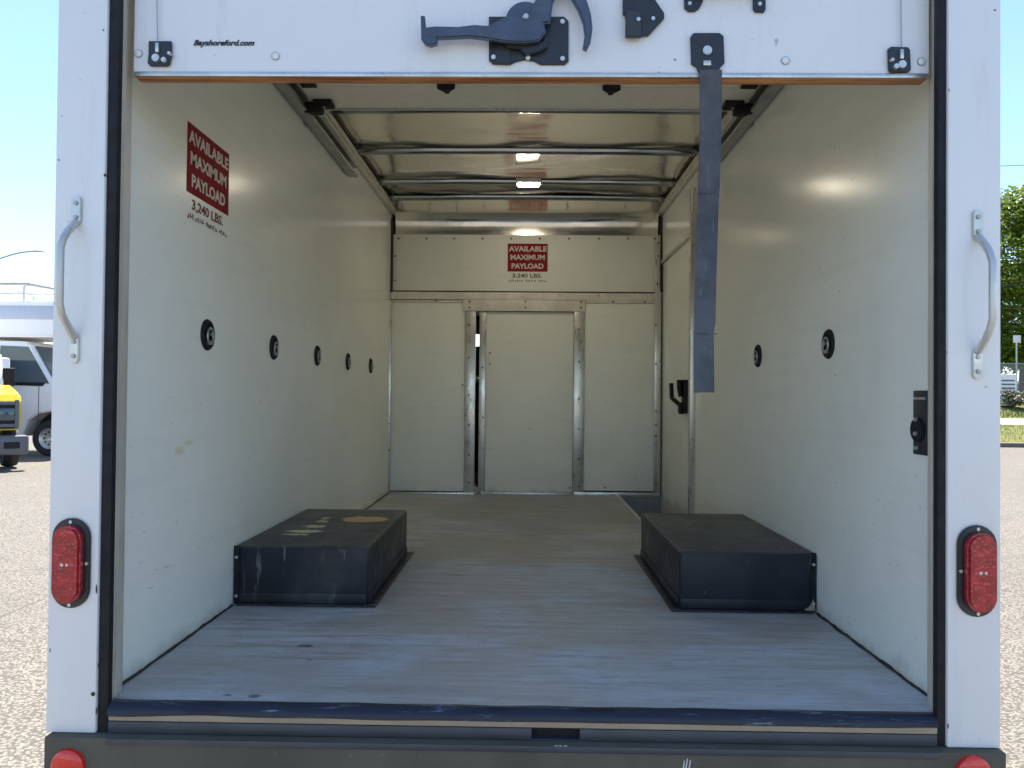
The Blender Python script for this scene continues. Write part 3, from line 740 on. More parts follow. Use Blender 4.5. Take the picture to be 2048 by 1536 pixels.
for s_ in (-1, 1):
    bm = bmesh.new(); yr = 3.16
    x0 = s_*.845
    a, b_ = sorted((s_*.80, s_*.875)); box(bm, a, b_, yr-.035, yr+.035, 1.180, 1.1985, bev=.003)
    a, b_ = sorted((s_*.84, s_*.90)); box(bm, a, b_, yr-.022, yr+.022, 1.150, 1.186, bev=.006)
    cyl(bm, (s_*.90, yr, 1.175), 'x', .022, .03, 16)
    part('roller_bracket', bm, M['rubber'], door)
    bm = bmesh.new(); cyl(bm, (s_*.838, yr, 1.177), 'z', .006, .008, 8); cyl(bm, (s_*.855, yr+.02, 1.148), 'z', .005, .006, 8); part('screw', bm, M['zinc'], door)
    bm = bmesh.new(); box(bm, *sorted((s_*.82, s_*.88)), 2.93, 2.99, 1.188, 1.1985, bev=.002); part('roller_bracket', bm, M['rubber'], door)
    # overhead track
    bm = bmesh.new()
    a, b_ = sorted((s_*.905, s_*.945)); box(bm, a, b_, 2.02, 4.12, 1.158, 1.163)
    a, b_ = sorted((s_*.945, s_*.95)); box(bm, a, b_, 2.02, 4.12, 1.158, 1.21)
    a, b_ = sorted((s_*.905, s_*.945)); box(bm, a, b_, 2.02, 4.12, 1.205, 1.21)
    a, b_ = sorted((s_*.905, s_*.909)); box(bm, a, b_, 2.02, 4.12, 1.163, 1.172)
    trk = part('overhead_track', bm, M['galv'])
    bm = bmesh.new(); prof = []
    for k in range(9): a = R(90*k/8); prof.append((1.78+.24*(1-math.cos(a)), .95+.235*math.sin(a)))
    for i in range(8):
        (y0, z0), (y1, z1) = prof[i], prof[i+1]
        a, b_ = sorted((s_*.912, s_*.95)); v = [bm.verts.new(q) for q in ((a, y0, z0), (b_, y0, z0), (b_, y1, z1), (a, y1, z1))]; bm.faces.new(v)
    bmesh.ops.solidify(bm, geom=list(bm.faces), thickness=.004)
    part('track_bend', bm, M['galv'], trk)
    for y in (2.6, 3.3, 4.0):
        part('track_bracket', B(*sorted((s_*.9505, s_*.957)), y-.02, y+.02, 1.15, 1.28), M['galv'], trk)

# hardware on the door face (outlines taken at the door plane, then given their own depth)
def dp(pts, y): return [(U(a, b_, y)[0], U(a, b_, y)[2]) for a, b_ in pts]
bm = bmesh.new()
prism(bm, dp([(978, 35), (1128, 35), (1137, 44), (1137, 124), (1129, 131), (1082, 131), (1068, 124), (1050, 121), (1032, 125), (1020, 131), (986, 130), (978, 122)], yd), 'y', yd-.005, yd-.0002, bev=.001)
latch = part('latch_plate', bm, M['blackmetal'], door)
bm = bmesh.new()
hub = U(1050, 50, yd)
cyl(bm, (hub[0], yd-.014, hub[2]), 'y', .044, .018, 30, bev=.003)
prism(bm, dp([(842, 34), (850, 34), (852, 57), (872, 55), (915, 56), (950, 52), (975, 54), (1012, 36), (1085, 40), (1092, 66), (1078, 84), (1050, 88), (1010, 86), (975, 80), (940, 76), (900, 78), (876, 79), (874, 90), (862, 94), (850, 90), (843, 80)], yd-.03), 'y', yd-.038, yd-.022, bev=.003)
part('latch_lever', bm, M['castmetal'], door)
bm = bmesh.new()
prism(bm, dp([(1052, 52), (1064, 14), (1074, -4), (1084, -24), (1104, -44), (1134, -46), (1160, -24), (1174, 4), (1182, 30), (1185, 58), (1181, 86), (1173, 102), (1165, 98), (1169, 72), (1166, 48), (1156, 22), (1142, -2), (1130, -16), (1116, -14), (1106, 6), (1100, 48)], yd-.03), 'y', yd-.036, yd-.020, bev=.004)
part('latch_hook', bm, M['castmetal'], door)
bm = bmesh.new(); p = U(1075, 82, yd-.02); prism(bm, dp([(1010, 86), (1085, 86), (1096, 74), (1095, 96), (1078, 106), (1052, 112), (1040, 100), (1015, 98)], yd-.012), 'y', yd-.020, yd-.006, bev=.002)
prism(bm, dp([(990, 86), (1020, 90), (1022, 128), (990, 126)], yd-.01), 'y', yd-.010, yd-.0055, bev=.001)
part('latch_pawl', bm, M['blackmetal'], door)
bm = bmesh.new()
for px, py, r in ((1125, 44, .0055), (1125, 118, .0055), (1056, 116, .0055), (987, 115, .0055)):
    p = U(px, py, yd-.006); cyl(bm, (p[0], yd-.0075, p[2]), 'y', r, .006, 12, bev=.001)
p = U(1050, 36, yd-.03); cyl(bm, (p[0], yd-.026, p[2]), 'y', .0065, .012, 12, bev=.001)
p = U(1052, 37, yd-.03); cyl(bm, (p[0], yd-.040, p[2]), 'y', .006, .006, 12, bev=.001)
part('bolt', bm, M['zinc'], door)
# hasp
bm = bmesh.new(); prism(bm, dp([(1245, -30), (1290, -30), (1312, 8), (1327, 30), (1327, 40), (1296, 74), (1254, 76), (1249, 34), (1245, 30)], yd), 'y', yd-.010, yd-.0002, bev=.001)
hs = part('hasp', bm, M['blackmetal'], door)
bm = bmesh.new(); prism(bm, dp([(1252, 20), (1280, 24), (1283, 74), (1251, 74)], yd-.02), 'y', yd-.022, yd-.0105, bev=.002)
part('hasp_tongue', bm, M['flange'], door)
bm = bmesh.new()
for px, py in ((1306, 38), (1275, 45)):
    p = U(px, py, yd-.01); cyl(bm, (p[0], yd-.0245 if px < 1290 else yd-.012, p[2]), 'y', .0045, .005, 10)
part('rivet', bm, M['zinc'], door)
# lift handle (its bar is above the picture)
bm = bmesh.new()
for a in ([(1367, -40), (1400, -40), (1405, 5), (1397, 20), (1388, 25), (1376, 25), (1368, 18)], [(1505, -40), (1530, -40), (1530, 22), (1526, 27), (1510, 26), (1505, 20)]):
    prism(bm, dp(a, yd), 'y', yd-.006, yd-.0002, bev=.001)
a_, b_ = U(1385, -30, yd-.03), U(1518, -30, yd-.03)
tube(bm, [(a_[0], yd-.005, a_[2]), (a_[0]+.004, yd-.03, a_[2]), (a_[0]+.02, yd-.036, a_[2]), (b_[0]-.02, yd-.036, b_[2]), (b_[0]-.004, yd-.03, b_[2]), (b_[0], yd-.005, b_[2])], .009, 10)
part('lift_handle', bm, M['blackmetal'], door)
bm = bmesh.new()
for px, py in ((1379, 8), (1519, 9)): p = U(px, py, yd-.006); cyl(bm, (p[0], yd-.008, p[2]), 'y', .0045, .005, 10)
part('bolt', bm, M['zinc'], door)
# strap bracket and strap
bm = bmesh.new(); prism(bm, dp([(1386, 68), (1438, 68), (1446, 74), (1448, 128), (1440, 136), (1436, 146), (1396, 146), (1392, 136), (1382, 130), (1380, 76)], yd), 'y', yd-.006, yd-.0002, bev=.001)
part('strap_bracket', bm, M['blackmetal'], door)
bm = bmesh.new(); p = U(1414, 102, yd-.006); cyl(bm, (p[0], yd-.009, p[2]), 'y', .0105, .008, 16, bev=.002); p = U(1414, 126, yd-.006); box(bm, p[0]-.009, p[0]+.009, yd-.010, yd-.006, p[2]-.007, p[2]+.005, bev=.002)
part('bolt', bm, M['zinc'], door)
bm = bmesh.new(); rows = []; N = 60
for i in range(N+1):
    t = i/N; py = 140+(785-140)*t
    pl = 1399-11*t+2.0*math.sin(t*7)+(-2 if t > .8 else 0); pr = 1441-9*t+2.5*math.sin(t*5+1)-(6*max(0, min(1, (t-.78)*30)) if t > .78 else 0)*.6
    y = yd-.008+.012*math.sin(t*PI*1.3)+.003*math.sin(t*17); tw = .009*math.sin(t*6.0+.4)+(.012*(t-.85)/.15 if t > .85 else 0)
    a = U(pl, py, y-tw); b_ = U(pr, py, y+tw); row = []
    for k in range(7):
        f = k/6; row.append(bm.verts.new((a[0]+(b_[0]-a[0])*f, y-tw+2*tw*f+.0012*math.sin(f*PI*2+t*20)*.5, a[2]+(b_[2]-a[2])*f)))
    rows.append(row)
for i in range(N):
    for k in range(6): bm.faces.new((rows[i][k], rows[i][k+1], rows[i+1][k+1], rows[i+1][k]))
bmesh.ops.recalc_face_normals(bm, faces=bm.faces); bmesh.ops.solidify(bm, geom=list(bm.faces), thickness=.0022)
part('pull_strap', bm, M['strap'], door, label='faded blue-grey webbing pull strap hanging from the raised door')
bm = bmesh.new()
for py in (386, 667):
    a = U(1394, py, yd-.012); b_ = U(1434, py, yd-.012); box(bm, a[0], b_[0], yd-.013, yd-.0105, a[2]-.001, a[2]+.001)
part('strap_seam', bm, M['flange'], door)
# cable anchors
for s_, px, py, cx in ((-1, 321, 109, 315), (1, 1797, 122, 1803)):
    bm = bmesh.new(); w_ = 22
    prism(bm, dp([(px-21, py-24), (px+24, py-24), (px+24, py+5), (px+20, py+22), (px+16, py+25), (px-18, py+25), (px-23, py+20), (px-21, py)] if s_ < 0 else [(px-23, py-22), (px-18, py-26), (px+16, py-25), (px+20, py-20), (px+22, py+20), (px+18, py+24), (px-18, py+25), (px-22, py+18)], yd), 'y', yd-.008, yd-.0002, bev=.001)
    part('cable_anchor', bm, M['blackmetal'], door)
    bm = bmesh.new()
    for (dx, dy, r) in ((-8 if s_ < 0 else 6, 8, .009), (8 if s_ < 0 else -6, 12, .006), (19 if s_ < 0 else -14, -1, .004)):
        p = U(px+dx, py+dy, yd-.01); cyl(bm, (p[0], yd-.012, p[2]), 'y', r, .010, 12, bev=.001)
    p = U(cx, py-14, yd-.01); box(bm, p[0]-.004, p[0]+.004, yd-.014, yd-.008, p[2]-.012, p[2]+.010, bev=.001)
    part('bolt', bm, M['zinc'], door)
    bm = bmesh.new(); a = U(cx, py-18, yd-.006); b_ = U(cx-2, -40, yd-.006); tube(bm, [a, b_], .0014, 6)
    part('lift_cable', bm, M['galv'], door)
for px, py in ((277, 107), (551, 112), (1571, 121), (1843, 123), (895, 116)):
    if px == 895: continue
    bm = bmesh.new(); p = U(px, py, yd); lathe(bm, [(0, -.003), (.005, -.0026), (.0078, -.001), (.0082, 0.0)], (p[0], yd, p[2]), 'y', 16)
    part('carriage_bolt', bm, M['door'], door)
    bm = bmesh.new(); lathe(bm, [(.0080, -.0006), (.0098, -.0010), (.0098, 0)], (p[0], yd, p[2]), 'y', 16); part('bolt_washer', bm, M['galv'], door)
# web address on the door
a = U(387, 93, yd); b_ = U(509, 93, yd)
t = text_bm('Bayshoreford.com', b_[0]-a[0], .0175, bold=.035, shear=.35)
part('lettering', put_text(t, (a[0], yd-.0003, a[2]-.002), '-y'), M['ink'], door)

# outer shell -----------------------------------------------------------------------
for s_ in (-1, 1):
    a, b_ = sorted((s_*1.030, s_*1.043)); part('outer_side_panel', B(a, b_, 1.801, YB+.08, ZF-.15, 1.42), M['white'])
    # wheels
    for yw in (2.98,):
        bm = bmesh.new(); lathe(bm, [(.20, -.12), (.33, -.125), (.36, -.10), (.365, 0), (.36, .10), (.33, .125), (.20, .12)], (s_*.86, yw, -CH+.365), 'x', 40, False)
        wo = part('rear_wheel', bm, M['tyre'])
        bm = bmesh.new(); lathe(bm, [(0, s_*.05), (.09, s_*.06), (.12, s_*.02), (.18, s_*.03), (.205, s_*.12), (.205, -s_*.12), (0, -s_*.11)], (s_*.86, yw, -CH+.365), 'x', 32); part('rim', bm, M['rim'], wo)
    a, b_ = sorted((s_*.40, s_*.48)); part('chassis_rail', B(a, b_, 1.84, 7.6, -1.02, -.84), M['blackmetal'])
bm = bmesh.new(); cyl(bm, (0, 2.98, -CH+.365), 'x', .06, 1.5, 16); cyl(bm, (0, 2.98, -CH+.365), 'z', .17, .22, 16, r2=.12); part('rear_axle', bm, M['blackmetal'])
part('outer_roof', B(-1.05, 1.05, 1.722, YB+.08, 1.421, 1.44, bev=.004), M['white'])
part('rear_header', B(-.9375, .9375, 1.722, 1.80, 1.205, 1.42), M['white'])
part('underfloor', B(-1.029, 1.029, 1.81, YB+.02, ZF-.09, ZF-.032), M['sill']) if False else None
bm = bmesh.new(); box(bm, -1.0, wx0-.012, 1.81, YB+.02, ZF-.08, ZF-.034); box(bm, wx0-.012, 1.0, 1.81, wy0-.012, ZF-.08, ZF-.034)
part('underfloor', bm, M['sill'])
# gap fillers behind liners so no daylight leaks round the edges
for s_ in (-1, 1):
    a, b_ = sorted((s_*(WX+.032), s_*1.0295)); part('wall_framing', B(a, b_, 1.815, YB+.02, ZF-.31, 1.42), M['sealant'])
bm = bmesh.new()
gx0 = U(949, 790, yF)[0]; gx1 = U(961, 790, yF)[0]
box(bm, -1.029, gx0-.03, YB+.021, YB+.06, ZF-.3, 1.42); box(bm, gx1+.015, 1.029, YB+.021, YB+.06, ZF-.3, 1.42); box(bm, gx0-.03, gx1+.015, YB+.021, YB+.06, .62, 1.42)
part('bulkhead_framing', bm, M['sealant'])
# cab ahead of the bulkhead (seen only as slits of daylight by the sliding door)
bm = bmesh.new()
box(bm, -.98, .98, YB+.061, 7.5, ZF-.32, ZF-.29); box(bm, -.98, .98, YB+.061, 7.1, .70, .74)
for s_ in (-1, 1): box(bm, *sorted((s_*.95, s_*.98)), YB+.061, 7.5, ZF-.29, .70)
box(bm, -.95, .95, 7.45, 7.5, ZF-.29, .03)
part('cab_shell', bm, M['cabgrey'])
prism_bm = prism(bmesh.new(), [(7.46, .031), (7.49, .031), (7.12, .74), (7.08, .74)], 'x', -.95, .95)
part('windscreen', prism_bm, M['cabglass'])
bm = bmesh.new(); prism(bm, [(7.5, -.95), (7.5, .0), (8.5, -.14), (8.62, -.30), (8.62, -.95)], 'x', -.93, .93, bev=.02); part('bonnet', bm, M['vwhite'])
bm = bmesh.new()
for s_ in (-1, 1): lathe(bm, [(.20, -.11), (.35, -.11), (.365, 0), (.35, .11), (.20, .11)], (s_*.84, 7.95, -CH+.365), 'x', 36)
part('front_wheel', bm, M['tyre'])
for sx in (-.47, .47):
    bm = bmesh.new(); box(bm, sx-.24, sx+.24, 6.12, 6.26, -.62, .108, bev=.03); box(bm, sx-.24, sx+.24, 6.26, 6.75, -.62, -.40, bev=.03)
    st_ = part('cab_seat', bm, M['seat']); bm = B(sx-.15, sx+.15, 6.14, 6.24, .152, .385, bev=.03); box(bm, sx-.05, sx-.035, 6.18, 6.2, .10, .16); part('headrest', bm, M['seat'], st_)
part('sun_visor', B(-.80, -.12, 6.98, 7.0, .545, .72, bev=.005), M['cabgrey'])

# ------------------------------------------------------------------ white box truck parked on the left
WT = thing('delivery_truck', 'white box truck with over-cab body and roof rails parked behind the yellow-bonneted truck', 'truck', (-13.0, 18.5, 0))
def wpart(name, bm, mat, parent=WT, **k):
    bmesh.ops.translate(bm, verts=bm.verts, vec=(13.0, -18.5, 0)); o = obj(name, bm, mat, parent)
    return o
Yn, Yf_ = 17.5, 19.5
wp = [(-9.95, .45), (-9.95, .95), (-10.02, 1.22), (-10.35, 1.40), (-10.72, 1.56), (-11.28, 2.52), (-11.42, 2.62), (-12.25, 2.64), (-12.25, .45), (-11.48, .45), (-11.36, .80), (-11.10, .98), (-10.84, 1.02), (-10.58, .98), (-10.34, .80), (-10.22, .45)]
bm = bmesh.new(); prism(bm, wp, 'y', Yn+.02, Yf_-.02, bev=.03); wpart('cab', bm, M['vwhite'])
bm = bmesh.new(); prism(bm, [(-10.86, 1.66), (-11.36, 2.50), (-12.0, 2.52), (-12.05, 1.68)], 'y', Yn+.006, Yn+.019); wpart('side_window', bm, M['glass'])
bm = bmesh.new(); prism(bm, [(-11.0, 1.60), (-12.1, 1.62), (-12.1, 1.70), (-10.95, 1.68)], 'y', Yn+.002, Yn+.0055); wpart('window_moulding', bm, M['rubber'])
bm = bmesh.new(); box(bm, -11.105, -11.095, Yn+.012, Yn+.0195, .6, 1.62); box(bm, -12.1, -12.09, Yn+.012, Yn+.0195, .6, 1.62); wpart('door_shut_line', bm, M['sealant'])
bm = bmesh.new(); prism(bm, [(-10.74, 1.60), (-11.27, 2.50), (-11.26, 2.51), (-10.70, 1.60)], 'y', Yn+.12, Yf_-.12); bmesh.ops.translate(bm, verts=bm.verts, vec=(.012, 0, .012)); wpart('windscreen', bm, M['glass'])
bm = bmesh.new(); box(bm, -18.2, -12.26, Yn-.05, Yf_+.05, .85, 3.55, bev=.04); wpart('cargo_box', bm, M['vwhite'])
bm = bmesh.new(); prism(bm, [(-12.26, 2.72), (-10.75, 2.72), (-10.45, 2.95), (-10.42, 3.35), (-10.55, 3.55), (-12.26, 3.55)], 'y', Yn-.05, Yf_+.05, bev=.05); wpart('overcab_box', bm, M['vwhite'])
bm = bmesh.new(); box(bm, -18.1, -10.6, Yn-.075, Yn-.051, 3.12, 3.42, bev=.01); wpart('cornice', bm, simple('pale_blue_grey_trim', (0.45, 0.50, 0.58), 0.4))
bm = bmesh.new()
for yy in (Yn+.05, Yf_-.05):
    tube(bm, [(-18, yy, 3.93), (-11.4, yy, 3.93), (-10.75, yy, 3.82), (-10.72, yy, 3.56)], .05, 10)
    for x in (-17, -15.5, -14, -12.5, -11.5): tube(bm, [(x, yy, 3.54), (x, yy, 3.93)], .03, 8)
for x in (-17, -15.5, -14, -12.5, -11.4): tube(bm, [(x, Yn+.05, 3.93), (x, Yf_-.05, 3.93)], .03, 8)
wpart('roof_rails', bm, M['alu'])
bm = bmesh.new(); box(bm, -12.0, -9.85, Yn+.05, Yf_-.05, .40, .62, bev=.03); wpart('front_bumper', bm, M['rim']) if False else bm.free()
bm = bmesh.new(); box(bm, -9.99, -9.80, Yn+.04, Yf_-.04, .42, .66, bev=.03); wpart('front_bumper', bm, M['trim'])
for x in (-10.84, -16.2):
    for yy in (Yn+.14, Yf_-.14):
        bm = bmesh.new(); sg = -1 if yy < 18.5 else 1
        lathe(bm, [(.24, -.13), (.36, -.135), (.405, -.10), (.41, 0), (.405, .10), (.36, .135), (.24, .13)], (x, yy, .41), 'y', 36, False); wo = wpart('wheel', bm, M['tyre'])
        bm = bmesh.new(); lathe(bm, [(0, sg*.07), (.07, sg*.09), (.10, sg*.05), (.20, sg*.07), (.245, sg*.12), (.245, -sg*.12), (0, -sg*.11)], (x, yy, .41), 'y', 28)
        wpart('rim', bm, M['rim'], wo)
        bm = bmesh.new()
        for k in range(10): a = 2*PI*k/10; cyl(bm, (x+.15*math.cos(a), yy+sg*.066, .41+.15*math.sin(a)), 'y', .022, .02, 8)
        wpart('hand_hole', bm, M['rubber'], wo)
bm = bmesh.new(); lathe(bm, [(.0, -.2), (.5, -.2), (.52, .1)], (-10.84, Yn+.55, .50), 'y', 28); wpart('wheel_arch_liner', bm, M['rubber'])
bm = bmesh.new(); box(bm, -10.98, -10.86, Yn-.30, Yn-.08, 1.72, 2.08, bev=.02); tube(bm, [(-10.95, Yn+.02, 1.7), (-10.93, Yn-.10, 1.78)], .02, 8); wpart('door_mirror', bm, M['rubber']) if False else bm.free()

# ------------------------------------------------------------------ truck with a yellow bonnet, nose towards the camera
ang = math.atan2(-.75, .66)     # facing direction
YT = thing('yellow_truck', 'yellow-bonneted work truck facing the camera at the left edge, grey grille and bumper', 'truck', (0, 0, 0))
fd = Vector((.66, -.75, 0)).normalized(); rt = Vector((fd.y, -fd.x, 0))*-1    # rt points to picture right
base = Vector((-9.38, 14.5, 0)) - rt*1.0
YT.location = base; YT.rotation_euler = (0, 0, math.atan2(rt.y, rt.x))   # local x = picture right, local y = backwards
def ypart(name, bm, mat, parent=YT): return obj(name, bm, mat, parent)
bm = bmesh.new(); prism(bm, [(.10, .75), (.06, 1.30), (.14, 1.42), (.65, 1.52), (1.20, 1.60), (1.25, .75)], 'x', -.90, .90, bev=.05); ypart('bonnet', bm, M['yellow'])
bm = bmesh.new(); box(bm, -.80, .80, .035, .055, .78, 1.30, bev=.01)
gr = ypart('grille', bm, M['rubber'])
bm = bmesh.new()
for z in (.84, .98, 1.12, 1.26): box(bm, -.80, .80, .015, .034, z-.032, z+.032, bev=.008)
for x in (-.82, .0, .82): box(bm, x-.035, x+.035, .010, .0345, .78, 1.32, bev=.008)
ypart('grille_bar', bm, M['trim'], gr)
for x in (-.66, .66):
    bm = bmesh.new(); box(bm, x-.12, x+.12, .005, .0345, .93, 1.17, bev=.02); ypart('headlight', bm, M['glass'], gr)
bm = bmesh.new(); box(bm, -1.0, 1.0, -.16, .10, .30, .66, bev=.05); bmp = ypart('front_bumper', bm, M['trim'])
bm = bmesh.new(); box(bm, -.45, .45, -.172, -.158, .36, .50, bev=.01); box(bm, .60, .85, -.172, -.158, .42, .54, bev=.01); ypart('bumper_opening', bm, M['rubber'], bmp)
bm = bmesh.new(); prism(bm, [(1.26, .6), (1.26, 1.62), (1.62, 2.22), (1.75, 2.28), (2.6, 2.30), (2.6, .6)], 'x', -.76, .76, bev=.05); ypart('cab', bm, M['vwhite'])
bm = bmesh.new(); prism(bm, [(1.27, 1.66), (1.245, 1.66), (1.58, 2.20), (1.605, 2.20)], 'x', -.69, .69); ypart('windscreen', bm, M['glass'])
bm = bmesh.new(); box(bm, -1.05, 1.05, 2.7, 7.0, .8, 2.2, bev=.05); ypart('service_body', bm, M['vwhite'])
for x in (-1, 1):
    bm = bmesh.new(); box(bm, x*.86-.11, x*.86+.11, 1.36, 1.44, 1.58, 1.95, bev=.03); tube(bm, [(x*.84, 1.45, 1.66), (x*.98, 1.42, 1.70)], .02, 8); ypart('door_mirror', bm, M['rubber'])
    for y in (.75, 5.2):
        bm = bmesh.new(); lathe(bm, [(.22, -.12), (.36, -.125), (.40, 0), (.36, .125), (.22, .12)], (x*.80, y, .40), 'x', 32, False); wo = ypart('wheel', bm, M['tyre'])
        bm = bmesh.new(); lathe(bm, [(0, x*.06), (.1, x*.06), (.225, x*.11), (.225, -x*.1), (0, -x*.1)], (x*.80, y, .40), 'x', 24); ypart('rim', bm, M['rim'], wo)

# ------------------------------------------------------------------ street lamp far left, wires on the right
SL = thing('street_lamp', 'slender grey street lamp with curved arm against the pale sky on the left', 'street lamp', (-34.0, 40, 0))
bm = bmesh.new(); tube(bm, [(0, 0, 0), (0, 0, 7.6)], [.11, .06], 12)
obj('pole', bm, M['galv'], SL)
def sp(px, py): p = U(px, py, 40); return (p[0]+34, 0, p[2]+CH)
bm = bmesh.new(); tube(bm, [(0, 0, 7.55), (1.5, 0, 7.95), sp(-150, 548), sp(-60, 530), sp(0, 517), sp(25, 509), sp(45, 504.5), sp(60, 503)], [.06, .055, .05, .045, .04, .04, .04, .04], 8); obj('arm', bm, M['galv'], SL)
a, b_ = sp(55, 503), sp(90, 504)
bm = bmesh.new(); tube(bm, [a, ((a[0]+b_[0])/2, 0, a[2]+.03), b_], [.05, .10, .06], 10, .5); obj('lamp_head', bm, M['galv'], SL)

def catenary(x0, z0, x1, z1, Y, sag, name, label):
    bm = bmesh.new(); pts = [(x0+(x1-x0)*k/24, Y, z0+(z1-z0)*k/24-sag*4*(k/24)*(1-k/24)) for k in range(25)]
    tube(bm, pts, .014, 5); o = obj(name, bm, M['rubber']); tag(o, label, 'cable', 'overhead wires on the right'); return o
c0 = U(2024, 570, 30); catenary(8, c0[2]+CH+.1, 50, c0[2]+CH+.3, 30, .2, 'overhead_wire', 'upper light grey wire crossing in front of the tree')
c0 = U(2024, 612, 30); catenary(8, c0[2]+CH+.0, 50, c0[2]+CH+.2, 30, .2, 'overhead_wire', 'lower light grey wire crossing in front of the tree')
c0 = U(2024, 300, 34); catenary(8, c0[2]+CH-1.2, 50, c0[2]+CH+1.0, 34, .2, 'overhead_wire', 'thin wire high in the blue sky above the tree')

# ------------------------------------------------------------------ tree, fence, shrubs on the right
def leaf_mat(name, a, b_):
    g = G(name); oi = g.new('ShaderNodeObjectInfo')
    gi = g.new('ShaderNodeNewGeometry')
    c = g.mix(g.math('ADD', g.math('MULTIPLY', g.noise(0.9, 3), 0.6), g.math('MULTIPLY', gi.outputs['Random Per Island'], 0.45)), a, b_)
    m_ = g.fin(c, 0.45); 
    tr = g.new('ShaderNodeBsdfTranslucent'); g.put(tr.inputs[0], c); ms = g.new('ShaderNodeMixShader'); ms.inputs[0].default_value = 0.35
    out = g.n['Material Output']; g.l.new(g.b.outputs[0], ms.inputs[1]); g.l.new(tr.outputs[0], ms.inputs[2]); g.l.new(ms.outputs[0], out.inputs[0])
    return m_
M['leaf'] = leaf_mat('maple_leaves', (0.075, 0.135, 0.012), (0.20, 0.27, 0.035))
M['leaf2'] = leaf_mat('dark_leaves', (0.025, 0.05, 0.012), (0.07, 0.11, 0.025))
M['bark'] = simple('grey_brown_bark', (0.09, 0.07, 0.05), 0.9, 0, 0.35, 9, 0.8, 14)
def leaves(bm, centers, n, size, rnd):
    for _ in range(n):
        c, r = rnd.choice(centers)
        d = Vector((rnd.gauss(0, 1), rnd.gauss(0, 1), rnd.gauss(0, 1))).normalized()*r*rnd.uniform(.55, 1.08)
        p = c+Vector((d.x, d.y, d.z*.75)); s_ = size*rnd.uniform(.6, 1.3)
        e = Euler((rnd.uniform(-.9, .9), rnd.uniform(-.9, .9), rnd.uniform(0, 6.28))).to_matrix()
        vs = [bm.verts.new(p+e @ Vector(q)*s_) for q in ((-.5, 0, 0), (-.1, -.35, .05), (.5, 0, -.05), (-.1, .35, .05))]
        bm.faces.new(vs)
def tree(x, y, z, H, rad, seed, mat, n, label, name='broadleaf_tree', size=.2, low=.25):
    rnd = random.Random(seed); t = thing(name, label, 'tree', (x, y, z), 0, 'trees beyond the verge')
    bm = bmesh.new(); tube(bm, [(0, 0, -.3), (.05, 0, H*.2), (.1, .1, H*.45), (0, .1, H*.75)], [H*.03, H*.024, H*.016, H*.006], 10)
    cs = []
    for k in range(34):
        a = rnd.uniform(0, 6.28); h = rnd.uniform(low, .93); rr = rad*math.sin(PI*min(1, (h-low)/(1-low)*.85+.15))**.6*rnd.uniform(.35, .9)
        c = Vector((rr*math.cos(a), rr*math.sin(a), H*h)); cs.append((c, rad*rnd.uniform(.22, .36)))
        if k < 14: tube(bm, [(0.05, .05, H*max(.15, h-.25)), tuple(c*.55+Vector((0, 0, H*.15*.3))), tuple(c)], [H*.010, H*.006, H*.002], 6)
    obj('trunk', bm, M['bark'], t)
    bm = bmesh.new(); leaves(bm, cs, n, size, rnd); obj('crown', bm, mat, t, sm=False)
    return t
tree(23.6, 37, 1.5, 9.8, 4.8, 3, M['leaf'], 38000, 'tall bright green broadleaf tree above the chain-link fence on the right', size=.21, low=.22)
tree(20.0, 46, 1.5, 6.5, 3.6, 9, M['leaf2'], 12000, 'dark green lower tree filling in behind the tall tree', size=.24, low=.12)
tree(33.5, 44, 1.5, 9.0, 4.6, 12, M['leaf2'], 11000, 'dark green tree standing farther right along the fence', size=.26, low=.12)

FE = thing('chain_link_fence', 'grey chain-link fence with steel posts along the top of the grass bank', 'fence', (24, 32.2, 1.4))
g = G('chain_link_wire')
M['link'] = g.fin((0.32, 0.33, 0.33), 0.4, 0.7)
for k in range(18):
    bm = bmesh.new(); cyl(bm, (-15.0+k*2.4, 0, .75), 'z', .035, 1.7, 8); obj('fence_post', bm, M['galv'], FE)
for z in (1.58, .82, .1):
    bm = bmesh.new(); tube(bm, [(-15, 0, z), (26, 0, z)], .024 if z > 1 else .014, 6); obj('fence_rail', bm, M['galv'], FE)
bm = bmesh.new()
k = -15.0
while k < 9:
    for sg in (1, -1):
        a = (k, .0, .05); b_ = (k+sg*1.5, 0, 1.55); d = .006
        vs = [bm.verts.new(q) for q in ((a[0]-d, sg*.004, a[2]), (a[0]+d, sg*.004, a[2]), (b_[0]+d, sg*.004, b_[2]), (b_[0]-d, sg*.004, b_[2]))]; bm.faces.new(vs)
    k += .09
fm = obj('wire_mesh', bm, M['link'], FE, sm=False); fm['kind'] = 'stuff'

# utility cabinet and small white sign by the fence
p = U(2010, 742, 31); gz = 1.25
UC = thing('utility_cabinet', 'pale grey slatted utility cabinet standing before the chain-link fence', 'cabinet', (p[0], 31, gz))
bm = B(-.34, .34, -.2, .2, 0, 1.25, bev=.02); obj('cabinet_body', bm, M['plastic'], UC)
for z in (.4, .55, .70, .85, 1.0):
    bm = B(-.26, .26, -.215, -.2005, z-.03, z+.03, bev=.004); obj('louvre', bm, M['trim'], UC)
p = U(2034, 678, 33.5)
SG = thing('notice_board', 'small blank white square notice on a post beneath the tree', 'sign', (p[0], 33.5, 1.5))
bm = B(-.16, .16, -.01, .01, p[2]+CH-1.5-.16, p[2]+CH-1.5+.16, bev=.004); obj('board', bm, M['plastic'], SG)
bm = B(-.025, .025, .011, .05, -.1, p[2]+CH-1.5+.1); obj('post', bm, M['galv'], SG)
rnd = random.Random(5)
M['petal'] = simple('pink_white_flowers', (0.55, 0.38, 0.36), 0.6, 0, 0.3, 3)
